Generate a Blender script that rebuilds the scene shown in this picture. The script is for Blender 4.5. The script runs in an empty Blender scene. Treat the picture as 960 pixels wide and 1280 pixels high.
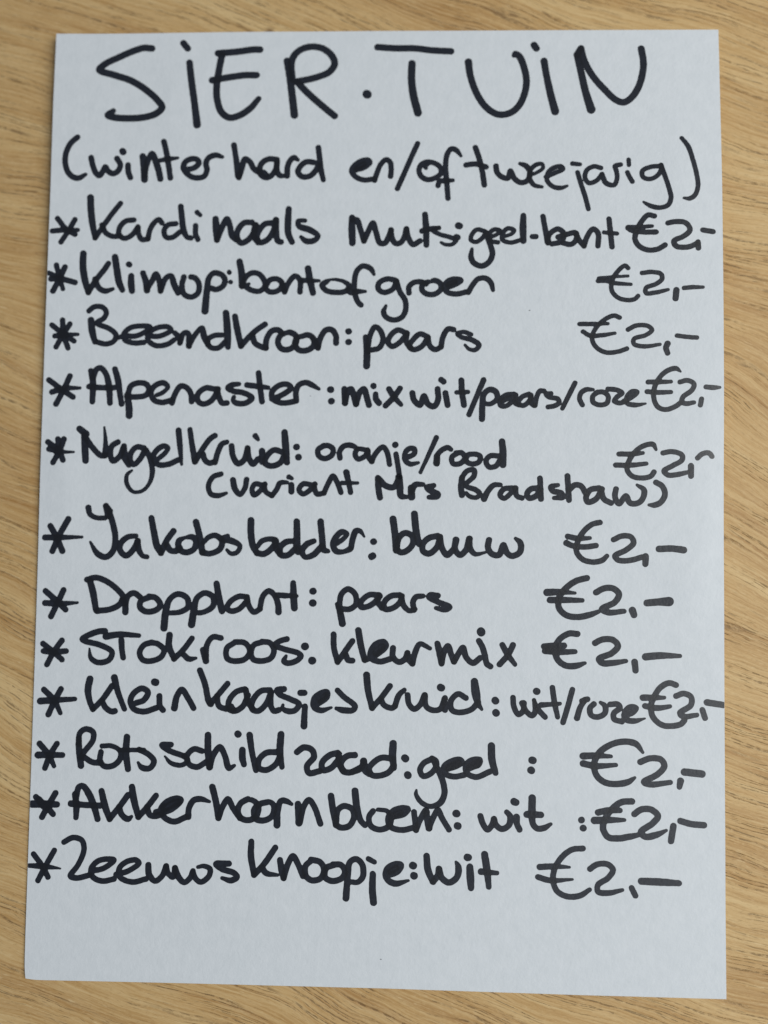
import bpy, bmesh, math, random
import numpy as np
from mathutils import Matrix, Vector

# ------------------------------------------------------------------ camera, world, light
scene = bpy.context.scene
C = scene.collection
CAM_LOC = (0.00795, -0.01926, 0.24816)   # metres
CAM_ROWS = [[0.999639, 0.012553, -0.023741], [-0.011148, 0.99823, 0.058414], [0.024432, -0.058128, 0.99801]]

cam_data = bpy.data.cameras.new('camera')
cam = bpy.data.objects.new('camera', cam_data)
C.objects.link(cam)
# world -> camera rotation is CAM_ROWS, so the camera's own axes are its rows
Rw = Matrix(CAM_ROWS).transposed()
cam.matrix_world = Matrix.Translation(Vector(CAM_LOC)) @ Rw.to_4x4()
cam_data.sensor_fit = 'VERTICAL'
cam_data.sensor_height = 32.0
cam_data.sensor_width = 24.0
cam_data.lens = 1000.0 / 1280.0 * 32.0          # phone main camera, field of view of the photograph
cam_data.clip_start = 0.01
cam_data.clip_end = 20.0
cam_data.dof.use_dof = True
cam_data.dof.focus_distance = 0.2425
cam_data.dof.aperture_fstop = cam_data.lens / 12.5
scene.camera = cam

world = bpy.data.worlds.new('World')
scene.world = world
world.use_nodes = True
bg = world.node_tree.nodes['Background']
bg.inputs['Color'].default_value = (0.72, 0.85, 1.0, 1)
bg.inputs['Strength'].default_value = 0.20

def area(name, loc, target, sx, sy, power, col):
    l = bpy.data.lights.new(name, 'AREA')
    l.shape = 'RECTANGLE'; l.size = sx; l.size_y = sy; l.energy = power; l.color = col
    o = bpy.data.objects.new(name, l); C.objects.link(o)
    o.location = loc
    o.rotation_euler = (Vector(target) - Vector(loc)).to_track_quat('-Z', 'Y').to_euler()
    return o
area('window_light', (0.85, 0.05, 0.85), (0, 0, 0), 0.85, 0.8, 10.6, (0.975, 0.985, 0.94))
area('ceiling_bounce', (0.70, -0.70, 1.25), (0, 0, 0), 0.8, 0.8, 3.2, (0.92, 0.96, 1.0))

vs = scene.view_settings
vs.view_transform = 'Standard'; vs.look = 'None'; vs.gamma = 1.0; vs.exposure = 0.0
vs.use_curve_mapping = False

# ------------------------------------------------------------------ node helpers
class NT:
    def __init__(self, name):
        self.m = bpy.data.materials.new(name); self.m.use_nodes = True
        self.t = self.m.node_tree; self.b = self.t.nodes['Principled BSDF']
    def n(self, kind, **kw):
        o = self.t.nodes.new(kind)
        for k, v in kw.items():
            if k in o.inputs and not hasattr(o, k): o.inputs[k].default_value = v
            else: setattr(o, k, v)
        return o
    def l(self, a, b): self.t.links.new(a, b)
    def val(self, sock, v):
        if hasattr(v, 'is_output') or isinstance(v, bpy.types.NodeSocket): self.l(v, sock)
        else: sock.default_value = v
    def math(self, op, a, b=0.0, clamp=False):
        o = self.t.nodes.new('ShaderNodeMath'); o.operation = op; o.use_clamp = clamp
        self.val(o.inputs[0], a); self.val(o.inputs[1], b)
        return o.outputs[0]
    def mapr(self, v, a, b, c, d, interp='LINEAR'):
        o = self.t.nodes.new('ShaderNodeMapRange'); o.interpolation_type = interp
        self.l(v, o.inputs['Value'])
        for k, x in zip(('From Min', 'From Max', 'To Min', 'To Max'), (a, b, c, d)): o.inputs[k].default_value = x
        return o.outputs[0]
    def noise(self, vec, scale, detail=2.0, rough=0.5, dist=0.0):
        o = self.t.nodes.new('ShaderNodeTexNoise')
        self.l(vec, o.inputs['Vector'])
        o.inputs['Scale'].default_value = scale; o.inputs['Detail'].default_value = detail
        o.inputs['Roughness'].default_value = rough; o.inputs['Distortion'].default_value = dist
        return o.outputs['Fac']
    def mapping(self, vec, loc=(0, 0, 0), rot=(0, 0, 0), scale=(1, 1, 1)):
        o = self.t.nodes.new('ShaderNodeMapping')
        self.l(vec, o.inputs['Vector'])
        o.inputs['Location'].default_value = loc; o.inputs['Rotation'].default_value = rot; o.inputs['Scale'].default_value = scale
        return o.outputs[0]
    def mix(self, fac, a, b, mode='MIX'):
        o = self.t.nodes.new('ShaderNodeMix'); o.data_type = 'RGBA'; o.blend_type = mode
        self.val(o.inputs[0], fac); self.val(o.inputs[6], a); self.val(o.inputs[7], b)
        return o.outputs[2]
    def bump(self, h, strength, dist, prev=None):
        o = self.t.nodes.new('ShaderNodeBump')
        self.l(h, o.inputs['Height']); o.inputs['Strength'].default_value = strength; o.inputs['Distance'].default_value = dist
        if prev is not None: self.l(prev, o.inputs['Normal'])
        return o.outputs[0]

def wood_material():
    n = NT('oiled_oak')
    co = n.n('ShaderNodeTexCoord').outputs['Object']
    # grain runs down to the right, bending gently
    sep = n.n('ShaderNodeSeparateXYZ'); n.l(co, sep.inputs[0])
    big = n.noise(co, 5.0, 2.0, 0.4)
    mid = n.noise(n.mapping(co, loc=(3.1, 1.7, 0)), 14.0, 2.0, 0.5)
    bend = n.math('ADD', n.math('MULTIPLY', n.math('SUBTRACT', big, 0.5), 0.052),
                  n.math('MULTIPLY', n.math('SUBTRACT', mid, 0.5), 0.014))
    # cathedral swirl beside the right edge of the sheet
    dx = n.math('SUBTRACT', sep.outputs[0], 0.134); dy = n.math('SUBTRACT', sep.outputs[1], 0.030)
    r2 = n.math('ADD', n.math('MULTIPLY', n.math('MULTIPLY', dx, dx), 1800.0), n.math('MULTIPLY', n.math('MULTIPLY', dy, dy), 1800.0))
    sw = n.math('MULTIPLY', n.math('POWER', 2.718, n.math('MULTIPLY', r2, -1.0)), 0.0065)
    wig = n.noise(n.mapping(co, loc=(7, 2, 0), rot=(0, 0, math.radians(22)), scale=(110, 260, 1)), 1.0, 2.0, 0.5)
    y2 = n.math('ADD', n.math('ADD', n.math('ADD', sep.outputs[1], bend), sw), n.math('MULTIPLY', n.math('SUBTRACT', wig, 0.5), 0.0011))
    cmb = n.n('ShaderNodeCombineXYZ'); n.l(sep.outputs[0], cmb.inputs[0]); n.l(y2, cmb.inputs[1])
    g = n.mapping(cmb.outputs[0], rot=(0, 0, math.radians(21)))
    # broad bands, growth rings, fibres
    bands = n.noise(n.mapping(g, scale=(3.5, 55, 1)), 1.0, 3.0, 0.55)
    rings = n.noise(n.mapping(g, loc=(5, 9, 0), scale=(7, 260, 1)), 1.0, 4.0, 0.65)
    fibre = n.noise(n.mapping(g, loc=(1, 4, 0), scale=(45, 1300, 1)), 1.0, 4.0, 0.7)
    speck = n.noise(n.mapping(g, loc=(6, 1, 0), scale=(600, 2200, 1)), 1.0, 2.0, 0.6)
    fleck = n.noise(n.mapping(g, loc=(8, 2, 0), rot=(0, 0, math.radians(-9)), scale=(170, 900, 1)), 1.0, 2.0, 0.6)
    c = n.n('ShaderNodeValToRGB'); n.l(n.math('ADD', n.math('MULTIPLY', bands, 0.55), n.math('MULTIPLY', rings, 0.45)), c.inputs[0])
    e = c.color_ramp.elements
    e[0].position = 0.37; e[0].color = (0.47, 0.250, 0.083, 1)
    e[1].position = 0.63; e[1].color = (0.74, 0.500, 0.230, 1)
    m_ = e.new(0.50); m_.color = (0.615, 0.372, 0.145, 1)
    col = n.mix(n.mapr(fibre, 0.40, 0.75, 0.0, 0.65), c.outputs[0], (0.84, 0.62, 0.33, 1))
    col = n.mix(n.mapr(fibre, 0.48, 0.25, 0.0, 0.5), col, (0.36, 0.185, 0.060, 1))
    col = n.mix(n.mapr(speck, 0.45, 0.25, 0.0, 0.35), col, (0.30, 0.165, 0.065, 1))
    col = n.mix(n.mapr(speck, 0.58, 0.75, 0.0, 0.35), col, (0.85, 0.64, 0.36, 1))
    # light ray flecks lying a little across the grain
    col = n.mix(n.mapr(fleck, 0.64, 0.74, 0.0, 0.45), col, (0.86, 0.65, 0.36, 1))
    # open pores: thin broken dark lines along the grain, denser in some bands
    dens = n.noise(n.mapping(g, loc=(2, 7, 0), scale=(10, 120, 1)), 1.0, 2.0, 0.5)
    reg = n.noise(n.mapping(co, loc=(4.4, .3, 0)), 8.0, 1.0, 0.4)
    dots = n.noise(n.mapping(g, loc=(3, 8, 0), scale=(420, 900, 1)), 1.0, 2.5, 0.6)
    longm = n.noise(n.mapping(g, loc=(9, 3, 0), scale=(60, 260, 1)), 1.0, 1.0, 0.5)
    gs = n.n('ShaderNodeSeparateXYZ'); n.l(g, gs.inputs[0])
    def lines(ly, freq, amp, w):
        v = n.noise(n.mapping(g, loc=(3, ly, 0), scale=(9, 110, 1)), 1.0, 2.0, 0.5)
        ph = n.math('ADD', n.math('MULTIPLY', gs.outputs[1], freq), n.math('MULTIPLY', v, amp))
        d = n.math('ABSOLUTE', n.math('SUBTRACT', n.math('FRACT', ph), 0.5))
        return n.mapr(d, w * 0.25, w, 1.0, 0.0)
    ln = n.math('MAXIMUM', lines(3, 330, 4.0, 0.085), lines(17, 470, 5.0, 0.10))
    gate = n.mapr(n.math('ADD', n.math('ADD', n.math('MULTIPLY', longm, 0.9), n.math('MULTIPLY', dens, 0.9)), n.math('MULTIPLY', reg, 0.5)), 1.07, 1.25, 0.0, 1.0)
    broken = n.mapr(dots, 0.40, 0.56, 0.2, 1.0)
    pore = n.math('MULTIPLY', n.math('MULTIPLY', ln, gate), broken)
    v = n.noise(n.mapping(g, loc=(3, 3, 0), scale=(190, 1900, 1)), 1.0, 1.5, 0.55)
    dash = n.math('MULTIPLY', n.mapr(v, 0.64, 0.72, 0.0, 0.7), n.mapr(dens, 0.42, 0.60, 0.15, 1.0))
    pore = n.math('MAXIMUM', pore, dash)
    col = n.mix(n.math('MULTIPLY', pore, 0.58), col, (0.115, 0.055, 0.022, 1))
    # one dark resin spot just above the sheet
    kx = n.math('SUBTRACT', sep.outputs[0], -0.0371); ky = n.math('SUBTRACT', sep.outputs[1], 0.1505)
    kd = n.math('SQRT', n.math('ADD', n.math('MULTIPLY', kx, kx), n.math('MULTIPLY', ky, ky)))
    kd = n.math('ADD', kd, n.math('MULTIPLY', n.math('SUBTRACT', speck, 0.5), 0.0012))
    col = n.mix(n.mapr(kd, 0.0004, 0.0019, 0.75, 0.0), col, (0.17, 0.075, 0.025, 1))
    n.l(col, n.b.inputs['Base Color'])
    n.l(n.mapr(fibre, 0.3, 0.7, 0.50, 0.62), n.b.inputs['Roughness'])
    n.b.inputs['Specular IOR Level'].default_value = 0.4
    b1 = n.bump(fibre, 0.35, 0.00012)
    b2 = n.bump(n.math('MULTIPLY', pore, -1.0), 0.7, 0.0002, b1)
    n.l(b2, n.b.inputs['Normal'])
    return n.m

def paper_material():
    n = NT('white_printer_paper')
    co = n.n('ShaderNodeTexCoord').outputs['Object']
    mott = n.noise(co, 260.0, 4.0, 0.6)
    n.l(n.mix(n.mapr(mott, 0.3, 0.7, 0.0, 1.0), (0.765, 0.79, 0.82, 1), (0.81, 0.83, 0.86, 1)), n.b.inputs['Base Color'])
    n.b.inputs['Roughness'].default_value = 0.75
    n.b.inputs['Specular IOR Level'].default_value = 0.35
    tooth = n.noise(co, 900.0, 3.0, 0.6)
    soft = n.noise(n.mapping(co, scale=(1.0, 0.75, 1)), 330.0, 2.0, 0.5)
    b = n.bump(tooth, 0.8, 0.00010)
    n.l(n.bump(soft, 0.60, 0.00014, b), n.b.inputs['Normal'])
    return n.m

def ink_material():
    n = NT('black_marker_ink')
    co = n.n('ShaderNodeTexCoord').outputs['Object']
    at = n.n('ShaderNodeAttribute', attribute_name='coats')
    mott = n.noise(co, 900.0, 4.0, 0.65)
    one = n.mix(n.mapr(mott, 0.3, 0.7, 0.0, 1.0), (0.0085, 0.0100, 0.0165, 1), (0.017, 0.020, 0.031, 1))
    col = n.mix(n.mapr(at.outputs['Fac'], 1.0, 1.9, 0.0, 0.7), one, (0.0045, 0.0045, 0.0065, 1))
    n.l(col, n.b.inputs['Base Color'])
    n.b.inputs['Roughness'].default_value = 0.38
    n.b.inputs['Specular IOR Level'].default_value = 0.55
    n.l(n.bump(n.noise(co, 1100.0, 3.0, 0.6), 0.55, 0.00009), n.b.inputs['Normal'])
    return n.m

def speck_material():
    n = NT('grey_speck')
    co = n.n('ShaderNodeTexCoord').outputs['Object']
    n.l(n.mix(n.noise(co, 3000.0, 2.0), (0.20, 0.20, 0.22, 1), (0.34, 0.34, 0.36, 1)), n.b.inputs['Base Color'])
    n.b.inputs['Roughness'].default_value = 0.8
    return n.m

WOOD, PAPER, INK, SPECK = wood_material(), paper_material(), ink_material(), speck_material()

# ------------------------------------------------------------------ data (millimetres on the sheet, x right, y up, from its centre)
WORDS = [
 ('SiER', 0, '''-74.47,143.33,1.07 -77.05,143.48,1.07 -80.45,142.39,1.07 -85.52,140.02,1.07 -89.30,138.03,1.07 -91.12,136.06,1.07 -86.19,134.36,1.07 -81.01,132.65,1.07 -76.21,129.76,1.07 -72.23,126.23,1.07 -70.62,123.77,1.07 -72.55,121.77,1.07 -76.38,120.55,1.07 -81.49,120.16,1.07 -86.19,120.46,1.07 -87.92,121.14,1.07 -86.26,122.56,0.85
-64.40,145.20,1.03 -62.98,143.43,1.03
-62.24,138.70,1.03 -61.35,132.03,1.07 -60.24,125.01,1.07 -59.32,118.23,1.19
-53.18,141.94,1.07 -47.02,142.52,1.07 -41.89,143.27,1.07 -39.75,143.29,1.07
-51.88,141.51,1.07 -52.70,136.62,1.07 -53.33,131.30,1.07 -53.14,126.90,1.07 -51.67,122.53,1.07 -49.07,120.71,1.06 -45.68,121.52,1.06 -42.31,123.91,1.06 -39.82,127.00,0.85
-54.83,132.96,1.07 -49.38,133.99,1.07 -44.27,134.74,1.07 -40.67,134.76,1.07
-31.02,139.59,1.03 -29.97,134.10,1.11 -29.08,127.92,1.15 -28.27,121.59,1.19
-29.01,133.21,0.94 -29.47,139.42,1.07 -27.74,142.53,1.07 -23.91,144.23,1.07 -19.62,143.69,1.07 -16.58,141.20,1.07 -15.68,138.53,1.07 -17.35,135.88,1.07 -22.01,133.93,1.07 -27.54,132.69,1.07
-27.54,132.51,1.07 -24.49,129.25,1.07 -20.15,125.29,1.06 -15.40,121.33,1.06'''),
 ('·', 0, '''-5.25,128.55,1.34 -5.05,128.35,1.34'''),
 ('TUiN', 0, '''-2.01,144.06,1.06 3.89,143.61,1.06 9.64,143.54,1.05 15.39,142.80,1.05 21.43,142.38,1.05
9.05,138.50,1.15 8.98,133.07,1.15 9.67,127.78,1.21 11.13,122.17,1.21
26.98,138.77,1.15 27.64,134.13,1.05 29.44,128.83,1.05 31.98,124.52,1.05 34.83,122.04,1.04 37.34,121.22,1.04 40.79,122.07,1.04 43.30,124.65,1.04 44.86,128.56,1.04 45.30,132.51,1.04 44.41,137.14,1.05 42.96,140.48,1.05 41.70,141.30,0.83 41.39,140.64,0.70
47.69,144.05,1.05 48.44,142.91,1.05
50.83,138.69,1.08 51.76,133.05,1.04 53.00,127.11,1.14 54.30,121.97,1.20
61.18,140.51,1.01 62.40,134.85,1.07 63.80,128.24,1.13 65.50,122.43,1.32
61.18,140.51,1.04 62.45,142.68,1.04
62.45,142.48,1.04 63.37,138.81,1.04 65.83,133.81,1.04 69.53,129.14,1.04 73.23,125.46,1.04 75.58,124.64,1.04 77.89,126.05,1.04 80.10,129.32,1.04 81.53,133.93,1.04 81.89,137.90,1.04 81.27,142.37,1.04'''),
 ('(winterhard', 1, '''-97.39,113.77,0.83 -99.42,111.84,0.83 -100.78,108.87,0.83 -101.06,105.60,0.83 -100.06,102.35,0.83 -98.43,100.75,0.83 -96.51,100.46,0.83 -94.46,101.67,0.51
-92.85,107.17,0.83 -92.19,104.44,0.83 -91.17,102.17,0.83 -90.00,101.34,0.83 -88.96,102.86,0.83 -88.24,104.17,0.83 -87.37,102.88,0.83 -85.76,102.05,0.83 -84.19,102.92,0.83 -83.48,104.89,0.83 -84.63,107.02,0.83
-82.91,109.40,0.99 -82.71,109.14,0.99
-81.06,104.92,0.83 -80.87,102.64,0.83 -80.18,100.82,0.83
-76.42,107.77,0.96 -75.93,104.00,1.02 -75.64,100.22,1.02
-75.67,101.40,0.83 -75.01,105.31,0.83 -73.50,108.72,0.83 -72.16,105.99,0.96 -71.11,102.74,0.96 -70.61,100.47,0.89
-69.77,112.66,0.83 -68.92,109.28,0.83 -68.18,105.38,0.83 -67.43,100.83,0.83
-70.89,106.52,0.64 -68.35,106.94,0.76 -65.16,107.36,0.38
-62.52,103.60,0.83 -59.98,104.14,0.83 -58.42,105.79,0.83 -59.09,106.89,0.83 -61.01,107.07,0.83 -62.90,105.94,0.83 -63.36,104.12,0.83 -62.17,102.30,0.83 -59.91,101.02,0.83 -56.73,101.44,0.83 -55.82,103.53,0.83 -56.19,105.80,0.83 -55.27,107.57,0.83 -53.05,108.37,0.83 -51.00,107.80,0.51
-47.38,111.74,0.83 -46.65,107.50,0.83 -45.76,101.65,1.02
-45.56,101.13,0.83 -44.66,104.25,0.83 -43.77,107.19,0.83 -42.15,106.22,0.83 -40.83,103.95,0.83 -38.89,102.65,0.83
-33.55,107.03,0.83 -36.11,107.22,0.83 -38.31,105.91,0.83 -39.04,103.95,0.83 -38.55,102.00,0.83 -36.94,101.16,0.83 -35.36,101.69,0.83 -33.81,103.97,0.83 -33.53,106.25,0.83
-37.74,102.85,0.83 -36.83,101.94,0.83
-33.53,106.25,0.83 -33.48,103.32,0.83 -32.49,101.83,0.83 -31.21,101.70,0.57
-30.19,101.70,0.83 -30.12,104.63,0.83 -29.39,106.59,0.83 -28.14,107.70,0.83 -26.85,106.91,0.51
-21.73,106.13,0.83 -24.28,106.26,0.83 -26.17,104.63,0.83 -26.78,103.01,0.83 -25.47,101.51,0.83 -22.93,101.71,0.83 -21.05,103.66,0.83 -20.32,105.29,0.83
-20.41,110.97,0.83 -19.97,107.57,0.83 -19.46,103.66,0.83 -18.64,100.40,0.70'''),
 ('en/of', 1, '''-8.33,103.64,0.76 -5.80,104.41,0.76 -3.92,106.10,0.76 -4.57,106.89,0.76 -6.78,106.57,0.76 -8.99,104.94,0.76 -9.72,103.32,0.76 -8.30,101.36,0.76 -5.74,100.38,0.76 -2.58,100.69,0.76
-5.82,105.59,0.76 -8.34,103.97,0.76
-2.38,100.24,0.76 -1.65,102.64,0.76 -0.42,105.56,0.76 1.15,106.99,0.76 2.42,106.20,0.76 2.83,104.24,0.76 2.67,101.51,0.76
11.10,112.14,0.76 9.06,107.46,0.76 6.90,102.27,0.76 4.87,97.54,0.76
14.45,105.46,0.63 12.68,105.61,0.76 11.63,103.53,0.76 12.28,101.58,0.76 14.19,100.40,0.76 16.70,100.89,0.76 18.58,102.50,0.76 18.25,104.45,0.76 16.35,105.77,0.76 14.13,106.12,0.76 12.87,105.61,0.76 13.84,104.17,0.57
24.84,107.96,0.38 23.25,109.93,0.76 21.67,110.27,0.76 20.42,108.33,0.76 20.01,104.76,0.76 20.29,100.86,0.76 20.57,97.61,0.76 20.85,94.25,0.76
17.67,98.42,0.76 18.16,99.71,0.76 20.17,99.95,0.76 22.38,100.06,0.50'''),
 ('tweejarig)', 1, '''29.35,110.63,0.79 30.50,107.23,0.79 31.46,103.32,0.79 32.23,98.45,0.79
26.43,105.01,0.79 29.56,105.29,0.79 32.71,104.28,0.79
35.83,104.56,0.79 36.15,102.61,0.79 37.72,100.97,0.79 39.60,100.62,0.79 40.34,102.87,0.79 41.47,100.59,0.79 43.34,99.14,0.78 45.51,99.56,0.78 46.44,102.45,0.78 45.20,104.42,0.79 43.33,105.22,0.50
46.44,101.48,0.53 48.31,102.10,0.50 50.48,103.68,0.53 50.17,104.98,0.53 48.31,104.75,0.66 46.44,102.78,0.66 46.45,100.19,0.66 47.69,98.23,0.66 50.17,97.55,0.44
51.41,100.76,0.66 54.20,102.00,0.66 56.68,103.26,0.66 56.06,104.11,0.66 53.59,103.63,0.66 52.03,102.04,0.66 51.72,99.78,0.66 53.27,97.82,0.66 55.74,97.14,0.66 57.91,97.75,0.38
59.60,104.95,0.66 61.94,104.66,0.56
61.19,102.08,0.66 62.23,98.32,0.66 63.44,94.45,0.66 64.47,90.26,0.65
68.41,103.39,0.66 66.26,103.94,0.66 64.10,102.81,0.66 63.47,100.24,0.66 64.69,98.61,0.66 66.85,99.22,0.66 68.71,101.31,0.66
68.71,101.44,0.66 69.92,98.52,0.75 72.37,97.84,0.65 73.31,99.76,0.65 73.14,102.34,0.66 72.73,103.96,0.66 74.45,104.39,0.66
76.92,105.97,0.59 77.03,104.22,0.59
76.52,101.84,0.65 77.00,100.67,0.65 78.02,98.85,0.65
86.50,103.73,0.65 83.46,103.47,0.65 81.12,102.22,0.65 81.28,100.29,0.65 83.41,99.60,0.65 85.85,100.84,0.65 86.98,103.07,0.65 86.81,104.04,0.65
86.81,104.04,0.65 87.97,100.45,0.65 89.12,96.56,0.65 89.68,93.34,0.65 88.75,91.13,0.65 86.33,90.36,0.65 83.61,90.93,0.65 81.38,92.25,0.31
93.27,112.73,0.56 95.18,110.10,0.68 96.62,105.55,0.65 97.75,100.38,0.65 98.00,97.16,0.65 97.02,94.27,0.65 95.47,93.17,0.65 93.62,93.29,0.31'''),
 ('*', 2, '''-102.87,87.23,0.76 -100.11,83.86,0.76 -97.21,82.16,0.76
-97.36,86.94,0.76 -99.15,83.55,0.76 -101.56,79.64,0.76
-104.38,83.13,0.76 -100.73,83.52,0.76 -96.31,83.60,0.57'''),
 ('Kardinaals', 2, '''-92.64,94.15,1.02 -92.39,90.13,1.02 -91.75,85.61,0.95 -90.80,81.10,0.76
-90.80,81.10,0.76 -88.13,85.34,0.76 -85.70,88.94,0.76 -83.07,92.41,0.76
-88.77,85.33,0.76 -87.43,82.77,0.76 -85.18,81.70,0.76 -82.97,81.86,0.76
-78.66,87.09,0.76 -81.20,86.73,0.76 -83.05,84.77,0.76 -83.30,82.51,0.76 -81.68,81.11,0.76 -79.17,82.24,0.76 -77.34,84.84,0.76
-77.34,84.84,0.76 -76.95,82.27,0.76 -75.96,80.79,0.76 -74.06,81.01,0.76
-74.06,81.01,0.76 -73.50,83.92,0.76 -72.29,86.20,0.76 -70.72,87.31,0.76 -69.74,86.22,0.76
-65.29,86.07,0.76 -67.82,85.60,0.76 -69.04,83.65,0.76 -68.36,81.72,0.76 -66.45,81.55,0.76 -63.95,83.38,0.76
-63.89,91.65,0.83 -63.42,87.90,0.89 -62.82,84.03,0.89 -61.69,81.79,0.76 -60.41,81.48,0.76
-58.63,89.75,0.76 -57.59,88.86,0.57
-59.04,85.49,0.76 -58.98,82.78,0.76 -58.18,80.98,0.76
-52.72,87.67,0.95 -52.39,84.12,1.08 -52.13,80.90,0.86
-52.13,80.90,0.86 -50.93,84.13,0.86 -49.10,87.70,0.86 -48.10,85.44,0.86 -47.39,82.22,0.86 -45.78,80.94,0.86
-41.12,86.64,0.86 -43.66,86.44,0.86 -45.52,84.17,0.86 -45.80,81.91,0.86 -44.48,79.99,0.86 -42.28,80.96,0.86 -40.42,83.55,0.86 -39.83,85.81,0.86
-40.15,85.81,0.86 -40.39,82.26,0.86 -39.08,80.20,0.86
-34.75,86.47,0.86 -36.97,86.14,0.86 -38.84,83.88,0.86 -39.43,81.62,0.86 -38.45,80.20,0.86 -36.24,80.98,0.86 -34.38,83.57,0.86 -33.49,87.12,0.86
-33.49,87.44,0.95 -33.42,83.57,0.95 -32.73,80.67,0.85 -31.77,80.35,0.85
-29.49,91.00,0.86 -29.67,86.80,1.01 -29.47,82.93,0.95 -28.28,80.35,0.85
-24.27,87.25,0.63 -26.49,87.12,0.63 -26.15,85.51,0.85 -22.63,84.22,0.95 -20.06,82.29,0.76 -21.30,80.81,0.85 -23.84,80.68,0.85 -25.45,81.97,0.51'''),
 ('Muts:', 2, '''-9.37,88.21,0.89 -9.32,84.20,1.07 -9.13,80.02,0.95
-9.24,87.43,0.82 -7.78,87.43,0.82 -6.79,84.84,0.82 -5.47,80.65,0.82
-5.47,80.65,0.82 -4.25,83.54,0.82 -2.71,86.44,0.82 -1.72,83.54,0.82 -0.41,79.99,0.82 1.17,79.98,0.82 2.40,82.23,0.82 3.01,84.16,0.82
3.01,84.16,0.82 3.35,81.58,0.82 4.32,79.97,0.82 5.89,79.96,0.82 7.13,81.57,0.82 7.86,84.46,0.82
7.86,84.46,0.82 8.52,81.56,0.82 9.99,79.49,0.82 12.17,80.58,0.82
13.66,89.13,0.82 14.02,84.75,0.94 14.20,79.28,0.82
12.77,83.79,0.82 15.28,84.42,0.82 18.10,84.72,0.63
18.10,84.85,0.50 16.22,83.96,0.63 18.43,82.66,0.63 21.57,81.73,0.69 23.45,80.82,0.69 22.21,79.42,0.56 20.02,79.43,0.50 18.77,80.08,0.38
24.17,85.44,1.01 24.49,85.31,1.01
23.57,81.78,0.88 23.95,81.65,0.88'''),
 ('geel·', 2, '''32.18,83.63,0.63 29.99,84.10,0.63 28.32,82.39,0.63 28.14,80.78,0.63 29.70,80.13,0.63 31.57,81.26,0.63 32.80,83.31,0.63
32.81,82.98,0.81 34.07,79.45,0.81 34.83,76.24,0.81 33.78,73.69,0.81 31.61,72.43,0.81 29.12,73.41,0.81 28.17,75.34,0.81 28.47,77.90,0.44
34.06,81.50,0.56 36.54,82.75,0.56 37.16,83.71,0.56 35.29,84.05,0.63 33.74,82.53,0.63 34.19,80.53,0.63 36.55,79.93,0.63
37.91,81.59,0.50 40.89,82.71,0.53 41.51,83.72,0.63 39.64,84.39,0.63 38.10,82.93,0.63 37.92,80.82,0.63 40.28,79.83,0.63 43.68,80.63,0.62
44.41,88.43,0.81 44.30,84.46,1.00 44.43,80.30,0.87
47.21,81.67,0.75 48.32,81.66,0.75'''),
 ('bont', 2, '''50.48,88.09,0.75 51.10,84.37,0.75 52.03,79.89,0.94
52.03,79.57,0.75 52.33,82.12,0.75 55.11,84.00,0.75 56.95,82.38,0.75 56.03,79.96,0.75 53.26,79.23,0.75
55.11,81.44,0.75 58.18,82.36,0.75 60.64,82.65,0.75 60.64,80.41,0.75 59.10,79.03,0.75 56.64,79.51,0.75
60.64,82.33,0.75 61.56,80.40,0.75 63.08,78.47,0.75
63.08,78.47,0.75 64.01,81.33,0.75 65.86,83.85,0.75 67.38,82.55,0.75 67.36,78.42,0.74
70.77,86.97,0.75 71.17,82.82,0.75 71.64,78.05,0.74
69.22,82.72,0.56 73.18,82.29,0.56'''),
 ('€', 2, '''84.61,87.72,0.74 82.67,88.08,0.74 80.83,86.19,0.74 79.29,83.35,0.74 78.66,80.50,0.74 79.85,78.27,0.74 82.58,76.97,0.74 85.60,77.24,0.74 87.73,78.47,0.74
76.55,84.34,0.62 80.21,84.29,0.62 83.85,84.56,0.50
76.55,84.02,0.74 77.76,83.24,0.74 81.41,82.69,0.74 85.04,82.63,0.74
88.69,85.41,0.74 91.10,85.81,0.74 94.14,85.34,0.74 95.34,83.13,0.74 93.49,81.24,0.74 90.45,79.69,0.74 91.04,78.11,0.74 94.67,77.77,0.74 97.73,79.02,0.74
97.73,79.34,0.74 97.83,77.44,0.74
99.30,83.13,0.74 102.33,82.61,0.74'''),
 ('*', 3, '''-102.78,72.21,0.76 -101.64,68.06,0.70 -100.47,64.55,0.63
-100.05,71.61,0.82 -101.52,68.06,0.82 -103.60,63.86,0.82
-105.09,69.60,0.70 -101.52,68.06,0.82 -96.75,66.72,0.82
-104.34,67.69,0.82 -101.83,68.05,0.82'''),
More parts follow.
